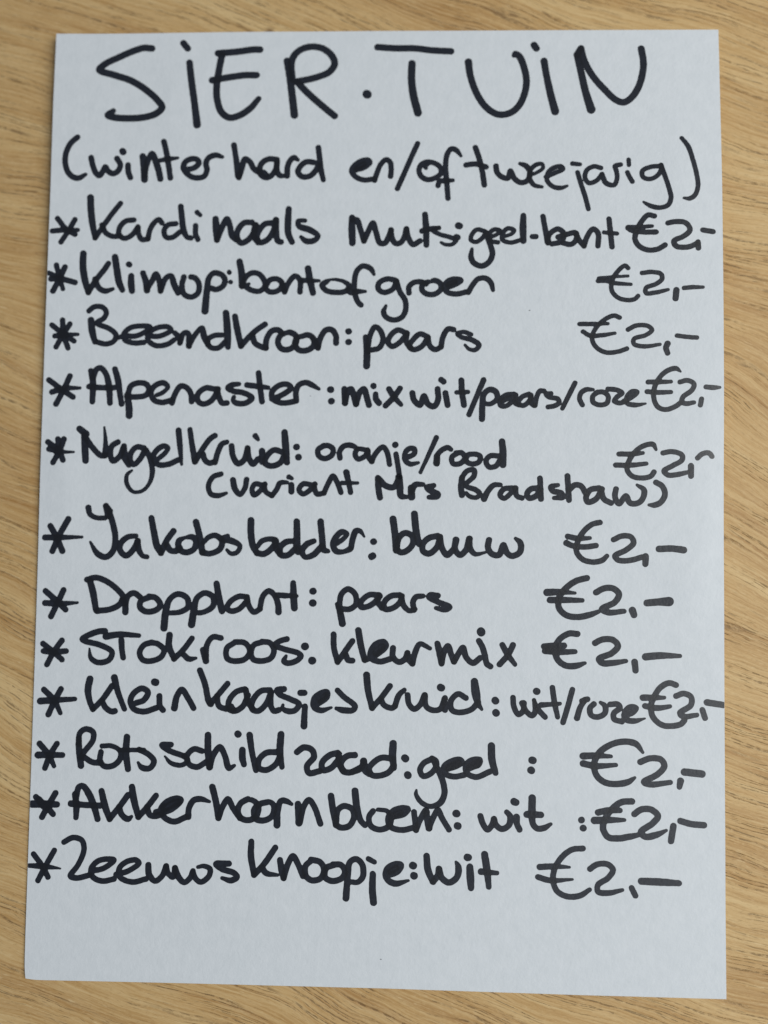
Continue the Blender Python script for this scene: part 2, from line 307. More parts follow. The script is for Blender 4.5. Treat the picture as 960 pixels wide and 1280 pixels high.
 ('Klimop:', 3, '''-94.38,76.02,0.95 -94.39,72.03,1.01 -93.63,67.54,1.01 -92.44,63.58,0.82
-92.44,63.58,0.82 -90.16,67.60,0.82 -87.72,70.85,0.82 -86.39,72.92,0.82
-90.48,67.91,0.82 -89.14,65.05,0.82 -87.22,64.11,0.82 -84.71,64.79,0.51
-84.36,75.08,0.95 -83.62,70.90,1.01 -82.88,67.06,1.01 -81.74,64.51,0.82
-79.93,72.76,0.86 -79.74,72.69,0.86
-79.07,69.04,0.89 -79.01,66.47,1.01 -78.69,64.23,0.89
-75.37,70.05,0.82 -74.34,67.17,0.95 -73.96,64.48,0.95
-73.97,64.93,0.82 -72.45,67.52,0.82 -71.24,69.78,0.82 -70.24,67.86,0.82 -69.65,64.34,0.82
-69.65,64.34,0.82 -68.04,68.53,0.82 -66.47,69.19,0.82 -65.46,66.63,0.95 -64.13,63.76,0.82
-62.35,68.91,0.82 -62.92,66.34,0.82 -62.22,63.46,0.82 -59.98,62.52,0.82 -57.79,63.83,0.82 -57.54,66.71,0.82 -58.85,68.63,0.82 -60.13,68.93,0.82
-53.71,65.47,0.82 -52.11,64.97,0.82 -49.92,66.14,0.82 -49.32,68.07,0.82 -50.31,69.66,0.82 -52.86,70.28,0.82 -54.41,68.67,0.82 -54.96,64.81,0.95 -55.44,58.09,1.07
-48.04,70.58,0.70 -47.98,70.51,0.70
-47.53,67.44,0.63 -47.47,67.37,0.63'''),
 ('bont', 3, '''-44.81,74.00,0.95 -44.10,70.35,1.01 -43.89,66.18,0.95
-43.89,66.18,0.79 -42.68,69.07,0.79 -40.80,70.36,0.79 -38.57,70.05,0.79 -36.94,68.13,0.79 -36.59,66.21,0.79 -38.15,64.60,0.79 -41.01,64.91,0.79 -42.62,66.19,0.79 -41.68,66.83,0.44
-36.27,66.21,0.79 -35.04,68.14,0.79 -32.82,68.46,0.79 -31.22,67.18,0.79 -32.13,64.94,0.79 -34.97,64.29,0.79 -36.25,65.25,0.79
-31.22,67.18,0.79 -30.34,64.62,0.79
-30.34,64.30,0.79 -29.31,66.87,0.79 -27.13,69.43,0.79 -25.53,68.15,0.79 -25.46,64.31,0.79
-23.05,71.87,0.95 -22.36,68.15,1.01 -21.34,63.99,0.88
-24.89,68.02,0.79 -19.51,67.90,0.44'''),
 ('of', 3, '''-16.03,68.28,0.32 -17.28,67.51,0.79 -18.53,66.55,0.79 -17.24,64.82,0.79 -14.07,64.18,0.79 -10.92,64.62,0.79 -10.00,66.22,0.79 -11.60,67.63,0.57 -14.14,68.28,0.44 -16.03,68.28,0.32
-2.17,69.92,0.44 -3.14,71.65,0.79 -5.67,72.62,0.79 -7.55,71.02,0.79 -8.31,67.50,0.79 -8.07,63.66,0.79 -7.09,61.10,0.79 -6.13,60.15,0.79
-10.30,65.26,0.79 -9.53,64.17,0.79 -7.14,64.43,0.79 -4.74,64.48,0.38'''),
 ('groen', 3, '''4.46,68.10,0.79 1.94,68.43,0.79 -0.56,67.16,0.79 -0.73,65.24,0.79 1.05,64.15,0.78 3.86,65.23,0.78 4.90,67.78,0.78
4.90,67.78,0.78 6.07,64.27,0.78 7.67,61.71,0.78 7.89,58.52,0.78 6.79,56.30,0.78 4.29,55.35,0.78 1.77,56.31,0.78 1.00,57.90,0.78 1.73,59.94,0.38
8.89,63.94,0.78 8.87,65.85,0.78 10.43,67.32,0.78 12.93,67.43,0.78 14.19,66.79,0.78
14.81,67.43,0.78 13.25,66.79,0.78 12.96,64.88,0.78 14.53,63.60,0.78 17.03,63.59,0.78 18.89,65.17,0.78 18.56,67.09,0.78 16.68,67.93,0.78 15.56,67.42,0.44
20.45,65.49,0.78 23.56,66.74,0.78 25.11,67.88,0.78 23.54,68.34,0.78 21.05,67.71,0.78 19.82,65.81,0.78 20.77,64.21,0.78 23.58,63.56,0.78 26.69,64.18,0.78
21.06,66.44,0.78 23.24,67.38,0.78
27.43,64.05,0.78 28.54,66.08,0.78 30.39,68.30,0.78 32.88,68.47,0.78 34.43,67.00,0.78 35.06,64.77,0.56'''),
 ('€', 3, '''76.47,71.35,0.62 75.56,72.12,0.62 73.43,70.44,0.62 71.71,67.62,0.62 71.46,64.47,0.62 73.09,62.26,0.62 75.82,61.30,0.62 78.54,61.59,0.62 79.46,62.52,0.62
67.63,68.16,0.56 72.20,68.62,0.43 76.46,68.83,0.37
67.33,67.34,0.62 69.76,67.38,0.62 72.19,66.67,0.62 77.35,66.18,0.43
80.71,69.73,0.62 83.74,70.02,0.62 86.45,69.36,0.62 86.74,67.79,0.62 84.92,66.24,0.62 81.89,65.01,0.62 81.88,63.44,0.62 84.90,63.60,0.62 88.53,64.45,0.43
91.06,64.31,0.86 90.80,61.68,0.86
93.36,64.92,0.61 95.77,65.15,0.61 99.09,65.14,0.43'''),
 ('*', 4, '''-100.30,54.64,0.76 -99.92,50.18,0.76 -98.34,45.74,0.76
-103.59,52.99,0.76 -99.92,50.18,0.76 -96.52,48.00,0.76
-97.94,53.40,0.76 -99.92,50.18,0.76 -102.12,46.01,0.76
-102.54,49.50,0.76 -99.91,49.86,0.76 -95.33,50.12,0.44
-100.67,50.17,1.07 -99.41,49.87,1.07'''),
 ('Beemdkroon:', 4, '''-91.37,54.77,0.95 -90.82,50.95,1.01 -89.91,47.77,0.76
-92.08,57.64,0.76 -90.54,58.94,0.76 -88.02,58.98,0.76 -86.59,57.40,0.76 -87.29,55.47,0.76 -89.45,53.84,0.76 -85.31,51.98,0.76 -83.36,50.09,0.76 -83.94,48.17,0.76 -86.43,47.18,0.76 -89.28,47.78,0.76
-82.71,49.14,0.57 -80.83,49.81,0.76 -77.05,49.86,0.76 -73.32,51.82,0.76 -72.71,52.78,0.76 -75.87,53.06,0.76 -79.01,52.39,0.76 -80.85,50.45,0.76 -80.48,48.54,0.76 -77.62,47.62,0.76 -74.47,47.85,0.76
-73.27,49.90,0.76 -69.48,49.95,0.76 -66.05,51.90,0.76 -67.02,52.85,0.76 -70.18,52.62,0.76 -72.97,50.87,0.76 -73.23,48.63,0.76 -70.66,46.87,0.76 -66.89,47.43,0.76 -65.03,48.72,0.76
-64.77,50.96,0.76 -63.47,49.70,0.76 -63.11,47.79,0.76
-63.11,47.79,0.76 -61.92,50.99,0.76 -60.66,51.00,0.76 -60.24,46.86,0.88
-60.24,46.86,0.76 -58.43,50.39,0.76 -56.27,52.65,0.76 -55.58,50.10,0.95 -54.25,47.24,0.76
-49.90,50.47,0.76 -52.42,50.26,0.76 -54.29,48.84,0.76 -53.60,46.61,0.76 -51.07,46.32,0.76 -48.90,48.25,0.76
-48.78,57.51,0.95 -48.39,53.99,1.07 -48.12,50.48,1.07 -47.91,46.66,0.82
-45.91,56.44,0.85 -45.20,52.74,0.95 -43.81,47.01,0.85
-43.81,47.01,0.85 -41.03,50.21,0.85 -38.54,52.46,0.85 -36.35,53.94,0.85
-40.28,50.54,0.85 -39.40,47.99,0.85 -37.16,46.73,0.85 -35.89,46.42,0.85
-36.02,46.42,0.85 -35.64,49.60,0.85 -34.10,51.84,0.85 -32.20,52.16,0.85 -30.92,51.21,0.85
-29.66,51.22,0.69 -31.54,50.25,0.85 -32.13,48.02,0.85 -30.83,46.12,0.85 -28.30,46.13,0.85 -26.44,48.04,0.85 -26.48,50.27,0.85 -28.39,51.41,0.85 -29.66,51.22,0.69
-23.95,50.27,0.69 -26.15,49.63,0.85 -26.75,47.72,0.85 -25.45,45.82,0.85 -22.61,45.82,0.85 -20.74,47.42,0.85 -21.10,49.64,0.85 -22.69,50.59,0.85 -24.58,50.27,0.69
-19.47,46.46,0.85 -18.88,49.32,0.85 -17.04,52.19,0.85 -15.15,52.19,0.85 -13.86,50.28,0.85 -13.82,48.06,0.85
-21.10,49.64,0.85 -19.47,46.78,0.85
-9.97,51.74,0.91 -9.85,51.74,0.91
-9.93,48.38,0.91 -9.80,48.38,0.91'''),
 ('paars', 4, '''-4.54,49.96,0.78 -4.04,45.20,1.00 -4.10,40.77,1.00
-3.85,45.20,0.78 -3.17,50.28,0.78 -1.64,53.14,0.78 -0.06,52.18,0.78 0.92,49.01,0.78 -0.30,46.47,0.78 -2.48,45.84,0.78
8.09,51.22,0.78 5.58,52.17,0.78 3.41,50.59,0.78 2.50,48.37,0.78 3.77,46.97,0.78 5.94,48.05,0.78 8.41,50.90,0.78
8.41,51.22,0.78 8.25,48.36,0.78 9.71,46.46,0.78
14.97,49.94,0.78 12.47,50.89,0.78 10.30,49.00,0.78 9.08,47.10,0.78 10.34,45.96,0.78 12.82,46.78,0.78 14.97,49.62,0.78
14.97,49.62,0.78 15.62,47.09,0.78 17.19,45.95,0.78 19.04,46.77,0.78
19.04,46.77,0.78 19.64,49.93,0.78 21.17,52.46,0.78 22.92,52.26,0.78
28.32,50.73,0.62 26.15,51.50,0.62 24.04,51.00,0.56 25.23,49.92,0.62 28.64,48.96,0.75 30.82,47.38,0.75 29.59,45.81,0.62 27.73,46.13,0.50 26.49,47.39,0.37'''),
 ('€', 4, '''73.86,55.80,0.62 72.16,56.44,0.62 69.12,55.08,0.62 66.69,52.59,0.62 65.47,49.47,0.62 66.69,46.66,0.62 69.72,44.97,0.62 73.36,45.21,0.62 76.08,46.13,0.62
61.70,53.87,0.62 66.08,53.85,0.62 70.34,53.95,0.43
62.73,51.49,0.62 64.86,50.23,0.62 68.51,50.33,0.62 72.45,50.94,0.43
76.39,52.04,0.62 78.82,53.28,0.62 82.44,53.13,0.61 83.64,51.88,0.61 81.83,50.34,0.61 78.20,49.11,0.62 78.20,47.55,0.61 81.21,46.80,0.61 86.04,47.40,0.43
88.33,47.64,0.86 87.84,46.28,0.80 88.32,44.73,0.74
91.16,50.11,0.61 94.47,49.67,0.61 97.17,49.48,0.61'''),
 ('*', 5, '''-104.01,35.50,0.82 -99.19,32.07,0.82 -96.30,30.20,0.82
-97.45,36.85,0.82 -99.21,32.70,0.82 -101.57,27.92,0.82
-102.95,31.71,0.82 -99.21,32.89,0.82 -94.19,33.09,0.44'''),
 ('Alpenaster:', 5, '''-90.90,38.53,0.82 -90.17,35.04,0.94 -90.18,28.83,0.82
-90.21,36.31,0.82 -89.04,39.19,0.82 -87.79,39.52,0.82 -86.16,37.64,0.82 -85.11,33.84,0.94 -84.64,28.46,0.82
-91.38,33.57,0.82 -87.92,33.30,0.82 -83.52,33.35,0.82
-83.37,39.26,0.82 -82.33,35.78,0.94 -81.58,31.35,0.82 -80.98,28.19,0.82
-79.36,30.74,0.82 -77.15,30.45,0.82 -73.39,31.13,0.82 -72.50,33.04,0.82 -73.49,34.62,0.82 -76.01,34.91,0.82 -78.19,33.93,0.82 -79.06,31.38,0.82
-79.37,31.06,0.82 -78.64,27.58,1.01 -78.49,24.54,1.00
-69.93,31.17,0.63 -68.37,31.82,0.63 -66.54,33.75,0.63 -67.83,35.00,0.82 -70.33,34.34,0.82 -71.84,32.10,0.82 -70.83,29.57,0.82 -68.29,28.84,0.82 -65.48,29.51,0.82
-65.14,28.69,0.82 -64.27,31.55,0.82 -62.45,34.11,0.82 -60.54,33.50,0.82 -59.24,31.61,0.82 -58.99,29.20,0.82
-52.03,33.27,0.82 -54.56,33.56,0.82 -57.03,31.63,0.82 -56.98,29.41,0.82 -55.38,28.48,0.82 -52.88,29.45,0.82 -51.06,32.33,0.82 -50.77,33.28,0.82
-51.08,33.28,0.82 -50.39,30.75,0.82 -49.40,28.86,0.82 -47.83,28.87,0.82
-44.18,34.92,0.63 -46.38,34.59,0.82 -47.62,33.63,0.82 -46.03,32.69,0.82 -42.54,32.08,0.82 -39.99,30.52,0.82 -41.84,28.92,0.82 -44.99,28.90,0.82 -45.96,29.84,0.63 -45.67,30.79,0.57
-38.07,38.46,0.82 -37.54,34.34,0.82 -36.81,29.40,0.82
-41.65,34.63,0.82 -38.17,34.21,0.82 -35.01,33.85,0.63
-33.68,30.24,0.82 -30.55,31.53,0.82 -27.75,33.76,0.82 -28.72,34.83,0.82 -31.24,34.69,0.82 -33.72,32.46,0.82 -33.36,30.25,0.82 -30.50,29.00,0.81 -26.73,29.46,0.81
-25.98,29.65,0.81 -26.16,32.50,0.81 -25.25,34.72,0.81 -23.06,35.48,0.81 -21.16,34.73,0.81 -18.94,33.47,0.44
-15.35,33.30,1.00 -15.22,33.30,1.00
-15.04,29.64,0.94 -14.91,29.64,0.94'''),
 ('mix', 5, '''-10.96,33.50,0.88 -10.70,29.08,0.87
-10.70,29.08,0.87 -9.82,32.87,0.87 -8.89,33.50,0.87 -7.26,28.78,0.87
-7.26,28.78,0.87 -6.06,32.56,0.87 -4.82,33.51,0.87 -3.84,30.68,0.87 -3.19,28.48,0.87
-1.89,34.52,0.87 -1.83,34.40,0.87
-1.17,31.94,0.75 -1.03,30.37,0.87 -0.07,29.11,0.87
2.99,33.52,0.84 4.58,31.01,0.84 6.79,28.63,0.62
6.42,33.72,0.84 4.58,31.01,0.84 1.99,28.30,0.84'''),
 ('wit/', 5, '''10.29,32.28,0.84 10.81,30.08,0.84 12.69,28.52,0.84 13.91,31.34,0.84 15.17,28.84,0.84 17.04,28.09,0.84 18.26,30.10,0.84 18.10,33.55,0.84
19.19,36.44,0.84 19.94,35.87,0.84
20.53,32.30,0.84 21.24,28.54,0.84
25.45,36.25,0.84 25.66,32.62,0.84 26.31,28.55,0.84
23.99,32.49,0.62 27.51,32.62,0.62
32.30,36.39,0.81 29.99,30.75,0.74 27.87,25.56,0.74'''),
 ('paars/', 5, '''32.16,29.19,0.62 34.32,28.89,0.68 36.46,30.45,0.74 36.14,32.64,0.84 34.29,33.38,0.84 32.45,32.00,0.84 31.98,28.88,0.87 31.88,24.20,0.87
41.67,32.02,0.68 39.22,31.71,0.68 37.38,30.02,0.68 37.58,28.40,0.68 39.23,28.28,0.68 41.99,30.46,0.68
38.31,29.83,0.68 40.45,31.08,0.68
42.29,31.71,0.68 41.99,29.22,0.68 43.22,28.60,0.68
46.27,32.03,0.68 44.13,31.09,0.68 42.91,29.22,0.68 44.44,28.41,0.68 46.58,30.16,0.68 46.88,31.72,0.68
46.88,31.41,0.68 46.89,29.23,0.68 47.81,28.42,0.68
48.12,28.42,0.68 48.72,31.41,0.68 49.63,32.97,0.68 50.86,32.97,0.68
52.99,32.16,0.68 51.47,32.04,0.68 52.39,31.11,0.68 55.13,30.49,0.68 55.44,29.25,0.68 53.92,28.31,0.68 52.09,28.00,0.68
60.30,35.47,0.68 58.48,31.74,0.68 56.48,27.58,0.62'''),
 ('roze', 5, '''62.56,28.65,0.68 61.71,30.50,0.68 62.13,32.36,0.68 63.65,33.42,0.68 65.78,33.42,0.43
67.29,32.68,0.68 65.78,31.44,0.68 65.78,29.58,0.68 67.90,28.66,0.68 70.02,29.28,0.68 70.33,31.45,0.68 68.81,32.68,0.68 66.99,32.56,0.68
70.32,33.61,0.68 73.05,33.30,0.68 74.56,32.38,0.68 73.05,31.14,0.68 72.26,29.90,0.68 73.96,29.29,0.67 75.77,29.91,0.67
75.17,29.91,0.67 77.58,31.15,0.67 79.09,32.69,0.67 77.58,32.81,0.67 76.07,31.14,0.67 76.07,29.29,0.67 78.49,28.68,0.67 81.68,29.12,0.24'''),
 ('€', 5, '''92.21,38.99,0.24 90.83,39.97,0.67 88.43,39.36,0.67 86.02,37.32,0.67 84.33,33.93,0.67 84.21,30.54,0.67 85.41,28.08,0.67 87.82,27.29,0.67 90.82,28.40,0.67 92.03,29.33,0.67
82.41,35.78,0.67 85.42,35.78,0.67 89.33,35.90,0.49
82.10,32.82,0.67 85.41,32.58,0.67 89.32,32.70,0.55
92.03,35.78,0.67 94.43,36.28,0.67 96.23,35.17,0.67 95.63,33.33,0.67 92.93,31.17,0.67 92.63,29.64,0.67 93.83,29.15,0.67 96.23,29.53,0.55
98.51,30.58,0.67 98.15,28.74,0.67
99.84,34.27,0.67 102.25,34.10,0.67 104.07,34.18,0.37'''),
 ('*', 6, '''-103.71,15.90,0.82 -100.10,13.08,0.81 -98.73,10.26,0.81
-100.56,16.86,0.81 -100.11,13.40,0.81
-98.66,16.88,0.81 -99.79,13.40,0.81 -101.89,9.48,0.81
-103.32,13.69,0.81 -100.10,13.08,0.81
-101.05,12.76,0.75 -95.39,12.83,0.25'''),
 ('Nagelkruid:', 6, '''-93.90,20.17,0.94 -91.86,18.56,1.07
-92.35,18.24,0.94 -92.03,14.14,1.00 -91.72,10.18,0.94
-91.82,17.30,0.82 -89.54,14.18,0.81 -86.97,11.82,0.81 -85.72,12.03,0.81
-85.72,11.84,0.88 -85.66,16.12,0.63 -86.17,20.79,0.25
-81.76,16.17,0.81 -83.61,14.89,0.81 -84.04,12.36,0.81 -83.16,10.17,0.81 -81.01,11.77,0.81 -80.14,14.30,0.81
-79.84,14.93,0.81 -79.42,11.16,0.94 -78.10,8.97,0.81
-73.55,14.37,0.81 -75.75,14.66,0.81 -77.58,12.75,0.81 -77.70,10.23,0.81 -76.54,9.18,0.81 -74.70,10.90,0.81 -73.21,13.75,0.81
-72.90,13.75,0.81 -71.57,11.25,0.81 -70.70,6.85,0.75 -71.65,3.08,0.56 -73.78,0.86,0.50 -76.60,0.64,0.50 -78.55,3.00,0.63 -78.63,5.82,0.56 -77.11,7.28,0.31
-69.06,10.96,0.69 -66.91,12.87,0.69 -66.01,14.46,0.69 -67.29,15.07,0.81 -69.45,13.79,0.81 -70.63,11.26,0.81 -69.01,9.26,0.81 -65.87,9.30,0.81 -62.77,10.72,0.81
-62.84,20.05,0.88 -62.27,15.13,0.81 -61.61,9.35,0.38
-59.26,20.34,0.75 -58.52,15.80,0.81 -57.43,10.46,0.94
-57.43,10.15,0.81 -55.33,13.95,0.81 -52.90,17.44,0.81 -51.36,18.53,0.81
-54.98,12.69,0.81 -54.31,10.81,0.81 -53.03,9.88,0.81 -51.47,10.22,0.81
-51.15,10.09,0.81 -50.29,13.37,0.81 -49.10,15.91,0.81 -47.54,16.55,0.69
-46.07,15.31,0.84 -45.55,12.16,0.84 -43.93,9.79,0.84 -42.07,10.94,0.84 -41.02,14.41,0.84
-41.03,14.72,0.84 -40.52,11.58,0.84 -39.22,9.71,0.84 -37.69,11.30,0.84
-38.66,18.52,0.84 -37.75,17.40,0.50
-36.48,13.82,0.94 -36.29,10.37,0.87
-30.20,13.56,0.84 -32.72,14.17,0.84 -34.88,12.26,0.84 -35.46,10.06,0.84 -33.56,9.14,0.84 -30.76,10.10,0.84 -29.55,12.31,0.84
-29.50,19.73,0.94 -29.11,15.45,1.06 -28.57,10.31,0.87
-25.71,15.17,0.97 -25.65,15.17,0.97
-25.03,11.97,0.97 -24.96,11.97,0.97'''),
 ('oranje/', 6, '''-17.07,15.66,0.78 -18.93,14.27,0.78 -18.58,12.39,0.78 -16.69,11.59,0.78 -14.52,12.74,0.78 -14.24,14.62,0.78 -15.82,15.67,0.78 -17.38,15.54,0.78
-12.01,11.81,0.78 -12.16,13.69,0.78 -10.81,15.58,0.78 -8.32,15.72,0.78 -6.43,14.66,0.56
-3.93,14.37,0.68 -6.43,14.66,0.68 -7.34,13.10,0.75 -6.39,11.54,0.75 -4.22,12.49,0.75 -3.31,14.06,0.75
-3.43,14.37,0.75 -2.97,11.87,0.75 -2.02,10.76,0.75
-2.14,10.76,0.75 -0.81,13.45,0.75 1.35,15.33,0.75 2.61,13.78,0.75 3.46,9.92,0.74
5.13,16.04,0.90 5.19,16.04,0.90
5.41,13.17,0.74 6.07,9.44,0.74 6.61,6.02,0.74
8.22,11.94,0.74 10.99,13.21,0.74 11.10,14.76,0.74 9.73,14.94,0.74 8.38,13.81,0.74 8.22,11.32,0.74 9.78,10.09,0.74 12.38,10.48,0.43
17.87,18.35,0.74 15.63,13.23,0.62 13.03,7.50,0.50'''),
 ('rood', 6, '''18.13,10.14,0.74 18.11,12.63,0.74 19.63,14.50,0.74 21.48,15.26,0.74 22.41,14.64,0.62
18.11,12.63,0.87 18.00,10.45,0.99
24.57,13.60,0.74 22.73,12.34,0.74 23.06,10.30,0.74 25.21,10.31,0.74 26.74,12.06,0.74 25.80,13.60,0.74 23.95,13.59,0.74
30.11,13.32,0.68 27.65,12.99,0.74 27.05,11.13,0.74 28.90,10.21,0.74 31.05,10.85,0.74 31.34,12.71,0.74 29.49,13.31,0.68
37.17,12.74,0.74 34.41,12.73,0.74 33.19,11.17,0.74 34.13,9.32,0.74 36.27,9.64,0.74 37.48,11.51,0.74
38.06,17.21,0.93 38.39,13.99,0.99 38.41,9.97,0.92'''),
 ('€', 6, '''84.83,15.01,0.37 83.93,16.60,0.70 81.82,16.40,0.70 79.11,14.86,0.70 77.00,12.08,0.70 76.11,9.01,0.70 77.62,6.88,0.70 80.64,6.29,0.70 83.35,6.93,0.70 84.25,8.16,0.70
73.68,13.60,0.70 77.60,13.62,0.70 80.92,13.95,0.49
72.66,10.21,0.70 77.01,10.18,0.70 81.95,10.71,0.55
86.94,13.99,0.70 89.64,14.43,0.70 92.65,13.41,0.70 92.66,11.89,0.70 89.66,10.03,0.70 87.26,8.49,0.70 88.46,7.27,0.70 91.47,7.48,0.70 95.20,8.37,0.49
95.37,10.08,0.85 95.38,7.03,0.79
97.35,12.54,0.70 98.68,13.77,0.70 100.81,14.10,0.70 101.73,13.08,0.70'''),
 ('(variant', 7, '''-49.18,6.47,0.75 -51.66,5.50,0.75 -53.03,2.67,0.75 -52.16,0.17,0.75 -49.95,-0.30,0.75 -47.34,0.48,0.44
-45.38,4.63,0.87 -44.68,1.82,0.87 -43.08,0.15,0.75 -41.56,2.17,0.75 -41.12,4.80,0.81
-36.26,3.16,0.75 -38.46,3.45,0.75 -39.35,1.56,0.75 -38.69,0.01,0.75 -36.54,1.59,0.75 -35.32,3.48,0.75
-35.63,3.17,0.75 -34.96,0.98,0.75 -33.06,-0.12,0.75
-33.06,-0.12,0.75 -31.54,1.96,0.75 -30.64,3.84,0.75 -28.45,4.05,0.56
-27.85,5.74,0.75 -26.91,5.31,0.50
-27.06,3.25,0.87 -27.02,1.19,0.87
-20.62,3.31,0.75 -23.43,3.60,0.75 -24.65,1.71,0.75 -23.38,0.48,0.75 -21.21,1.74,0.75 -19.68,3.63,0.75
-19.99,3.00,0.75 -19.01,0.52,0.75 -16.83,0.85,0.75
-16.83,0.85,0.75 -15.63,3.67,0.75 -14.11,6.17,0.75 -12.83,4.31,0.75 -11.53,1.08,0.75
-9.94,7.33,0.93 -9.08,3.72,0.75 -8.54,1.11,0.74
-11.26,4.01,0.62 -6.41,4.05,0.43'''),
 ('Mrs', 7, '''-0.09,5.66,0.87 0.08,2.55,0.87 0.61,-0.42,0.87
0.23,5.35,0.87 2.43,3.19,0.87 4.91,2.90,0.87 6.43,5.71,0.87
6.42,6.02,1.05 6.77,2.61,0.99 7.11,0.13,0.87 8.78,-0.17,0.62
10.39,-0.15,1.05 10.24,2.64,0.99
10.37,1.40,0.87 11.40,3.58,0.87 13.87,3.78,0.62
17.14,3.44,0.74 15.11,2.80,0.80 16.05,1.94,0.86 18.52,0.72,0.86 18.22,0.10,0.86 15.76,-0.17,0.68'''),
 ('Bradshaw)', 7, '''25.86,5.86,0.86 25.58,2.76,0.86 25.90,0.60,0.86
25.74,5.86,0.68 27.38,8.03,0.74 29.53,8.36,0.74 29.54,6.50,0.74 27.41,4.32,0.68 27.11,3.39,0.68 30.19,2.18,0.74 31.42,0.96,0.68 30.21,-0.16,0.62 28.06,0.31,0.62 27.25,1.23,0.49
32.66,-0.57,0.86 33.87,1.91,0.80 35.69,3.77,0.74 37.65,3.85,0.62
41.20,2.89,0.74 38.76,2.56,0.74 37.55,0.71,0.74 38.78,-0.33,0.68 41.21,1.66,0.68 42.42,2.90,0.68
42.12,2.90,0.80 42.74,0.44,0.74 44.27,-0.16,0.74
49.13,2.96,0.80 47.00,2.64,0.80 45.79,1.09,0.80 46.41,-0.14,0.80 48.54,0.50,0.80 49.75,2.35,0.80
49.73,5.92,0.80 50.06,-0.41,0.80
55.22,3.94,0.55 53.09,3.30,0.80 53.70,2.08,0.80 56.14,1.49,0.80 56.75,0.27,0.80 54.02,-0.07,0.55
58.06,6.73,0.80 58.58,-0.64,0.80
58.57,2.43,0.80 60.38,3.98,0.80 62.20,3.69,0.80 63.73,1.25,0.80
67.66,3.12,0.80 64.94,2.49,0.80 63.73,0.02,0.80 64.34,-1.20,0.80 66.76,-0.25,0.80 68.57,2.83,0.80
68.27,2.52,0.80 69.18,-0.23,0.80 71.31,-1.43,0.79
72.80,2.86,0.79 72.51,0.41,0.79 73.72,-1.59,0.79 75.83,0.75,0.79 77.05,-1.38,0.79 79.46,-1.35,0.79 80.96,0.19,0.79 81.25,2.63,0.79 79.14,4.14,0.37
84.86,4.98,0.79 86.67,3.90,0.79 87.58,1.47,0.79 86.38,-0.98,0.79 84.58,-1.91,0.79 82.78,-1.93,0.37'''),
 ('*', 8, '''-102.12,-10.42,0.87 -99.93,-14.14,0.87 -98.12,-18.16,0.87
-96.49,-8.18,0.87 -99.01,-12.88,0.87 -101.27,-18.20,0.87
-103.74,-14.00,0.87 -98.98,-13.94,0.81 -92.13,-13.73,0.37'''),
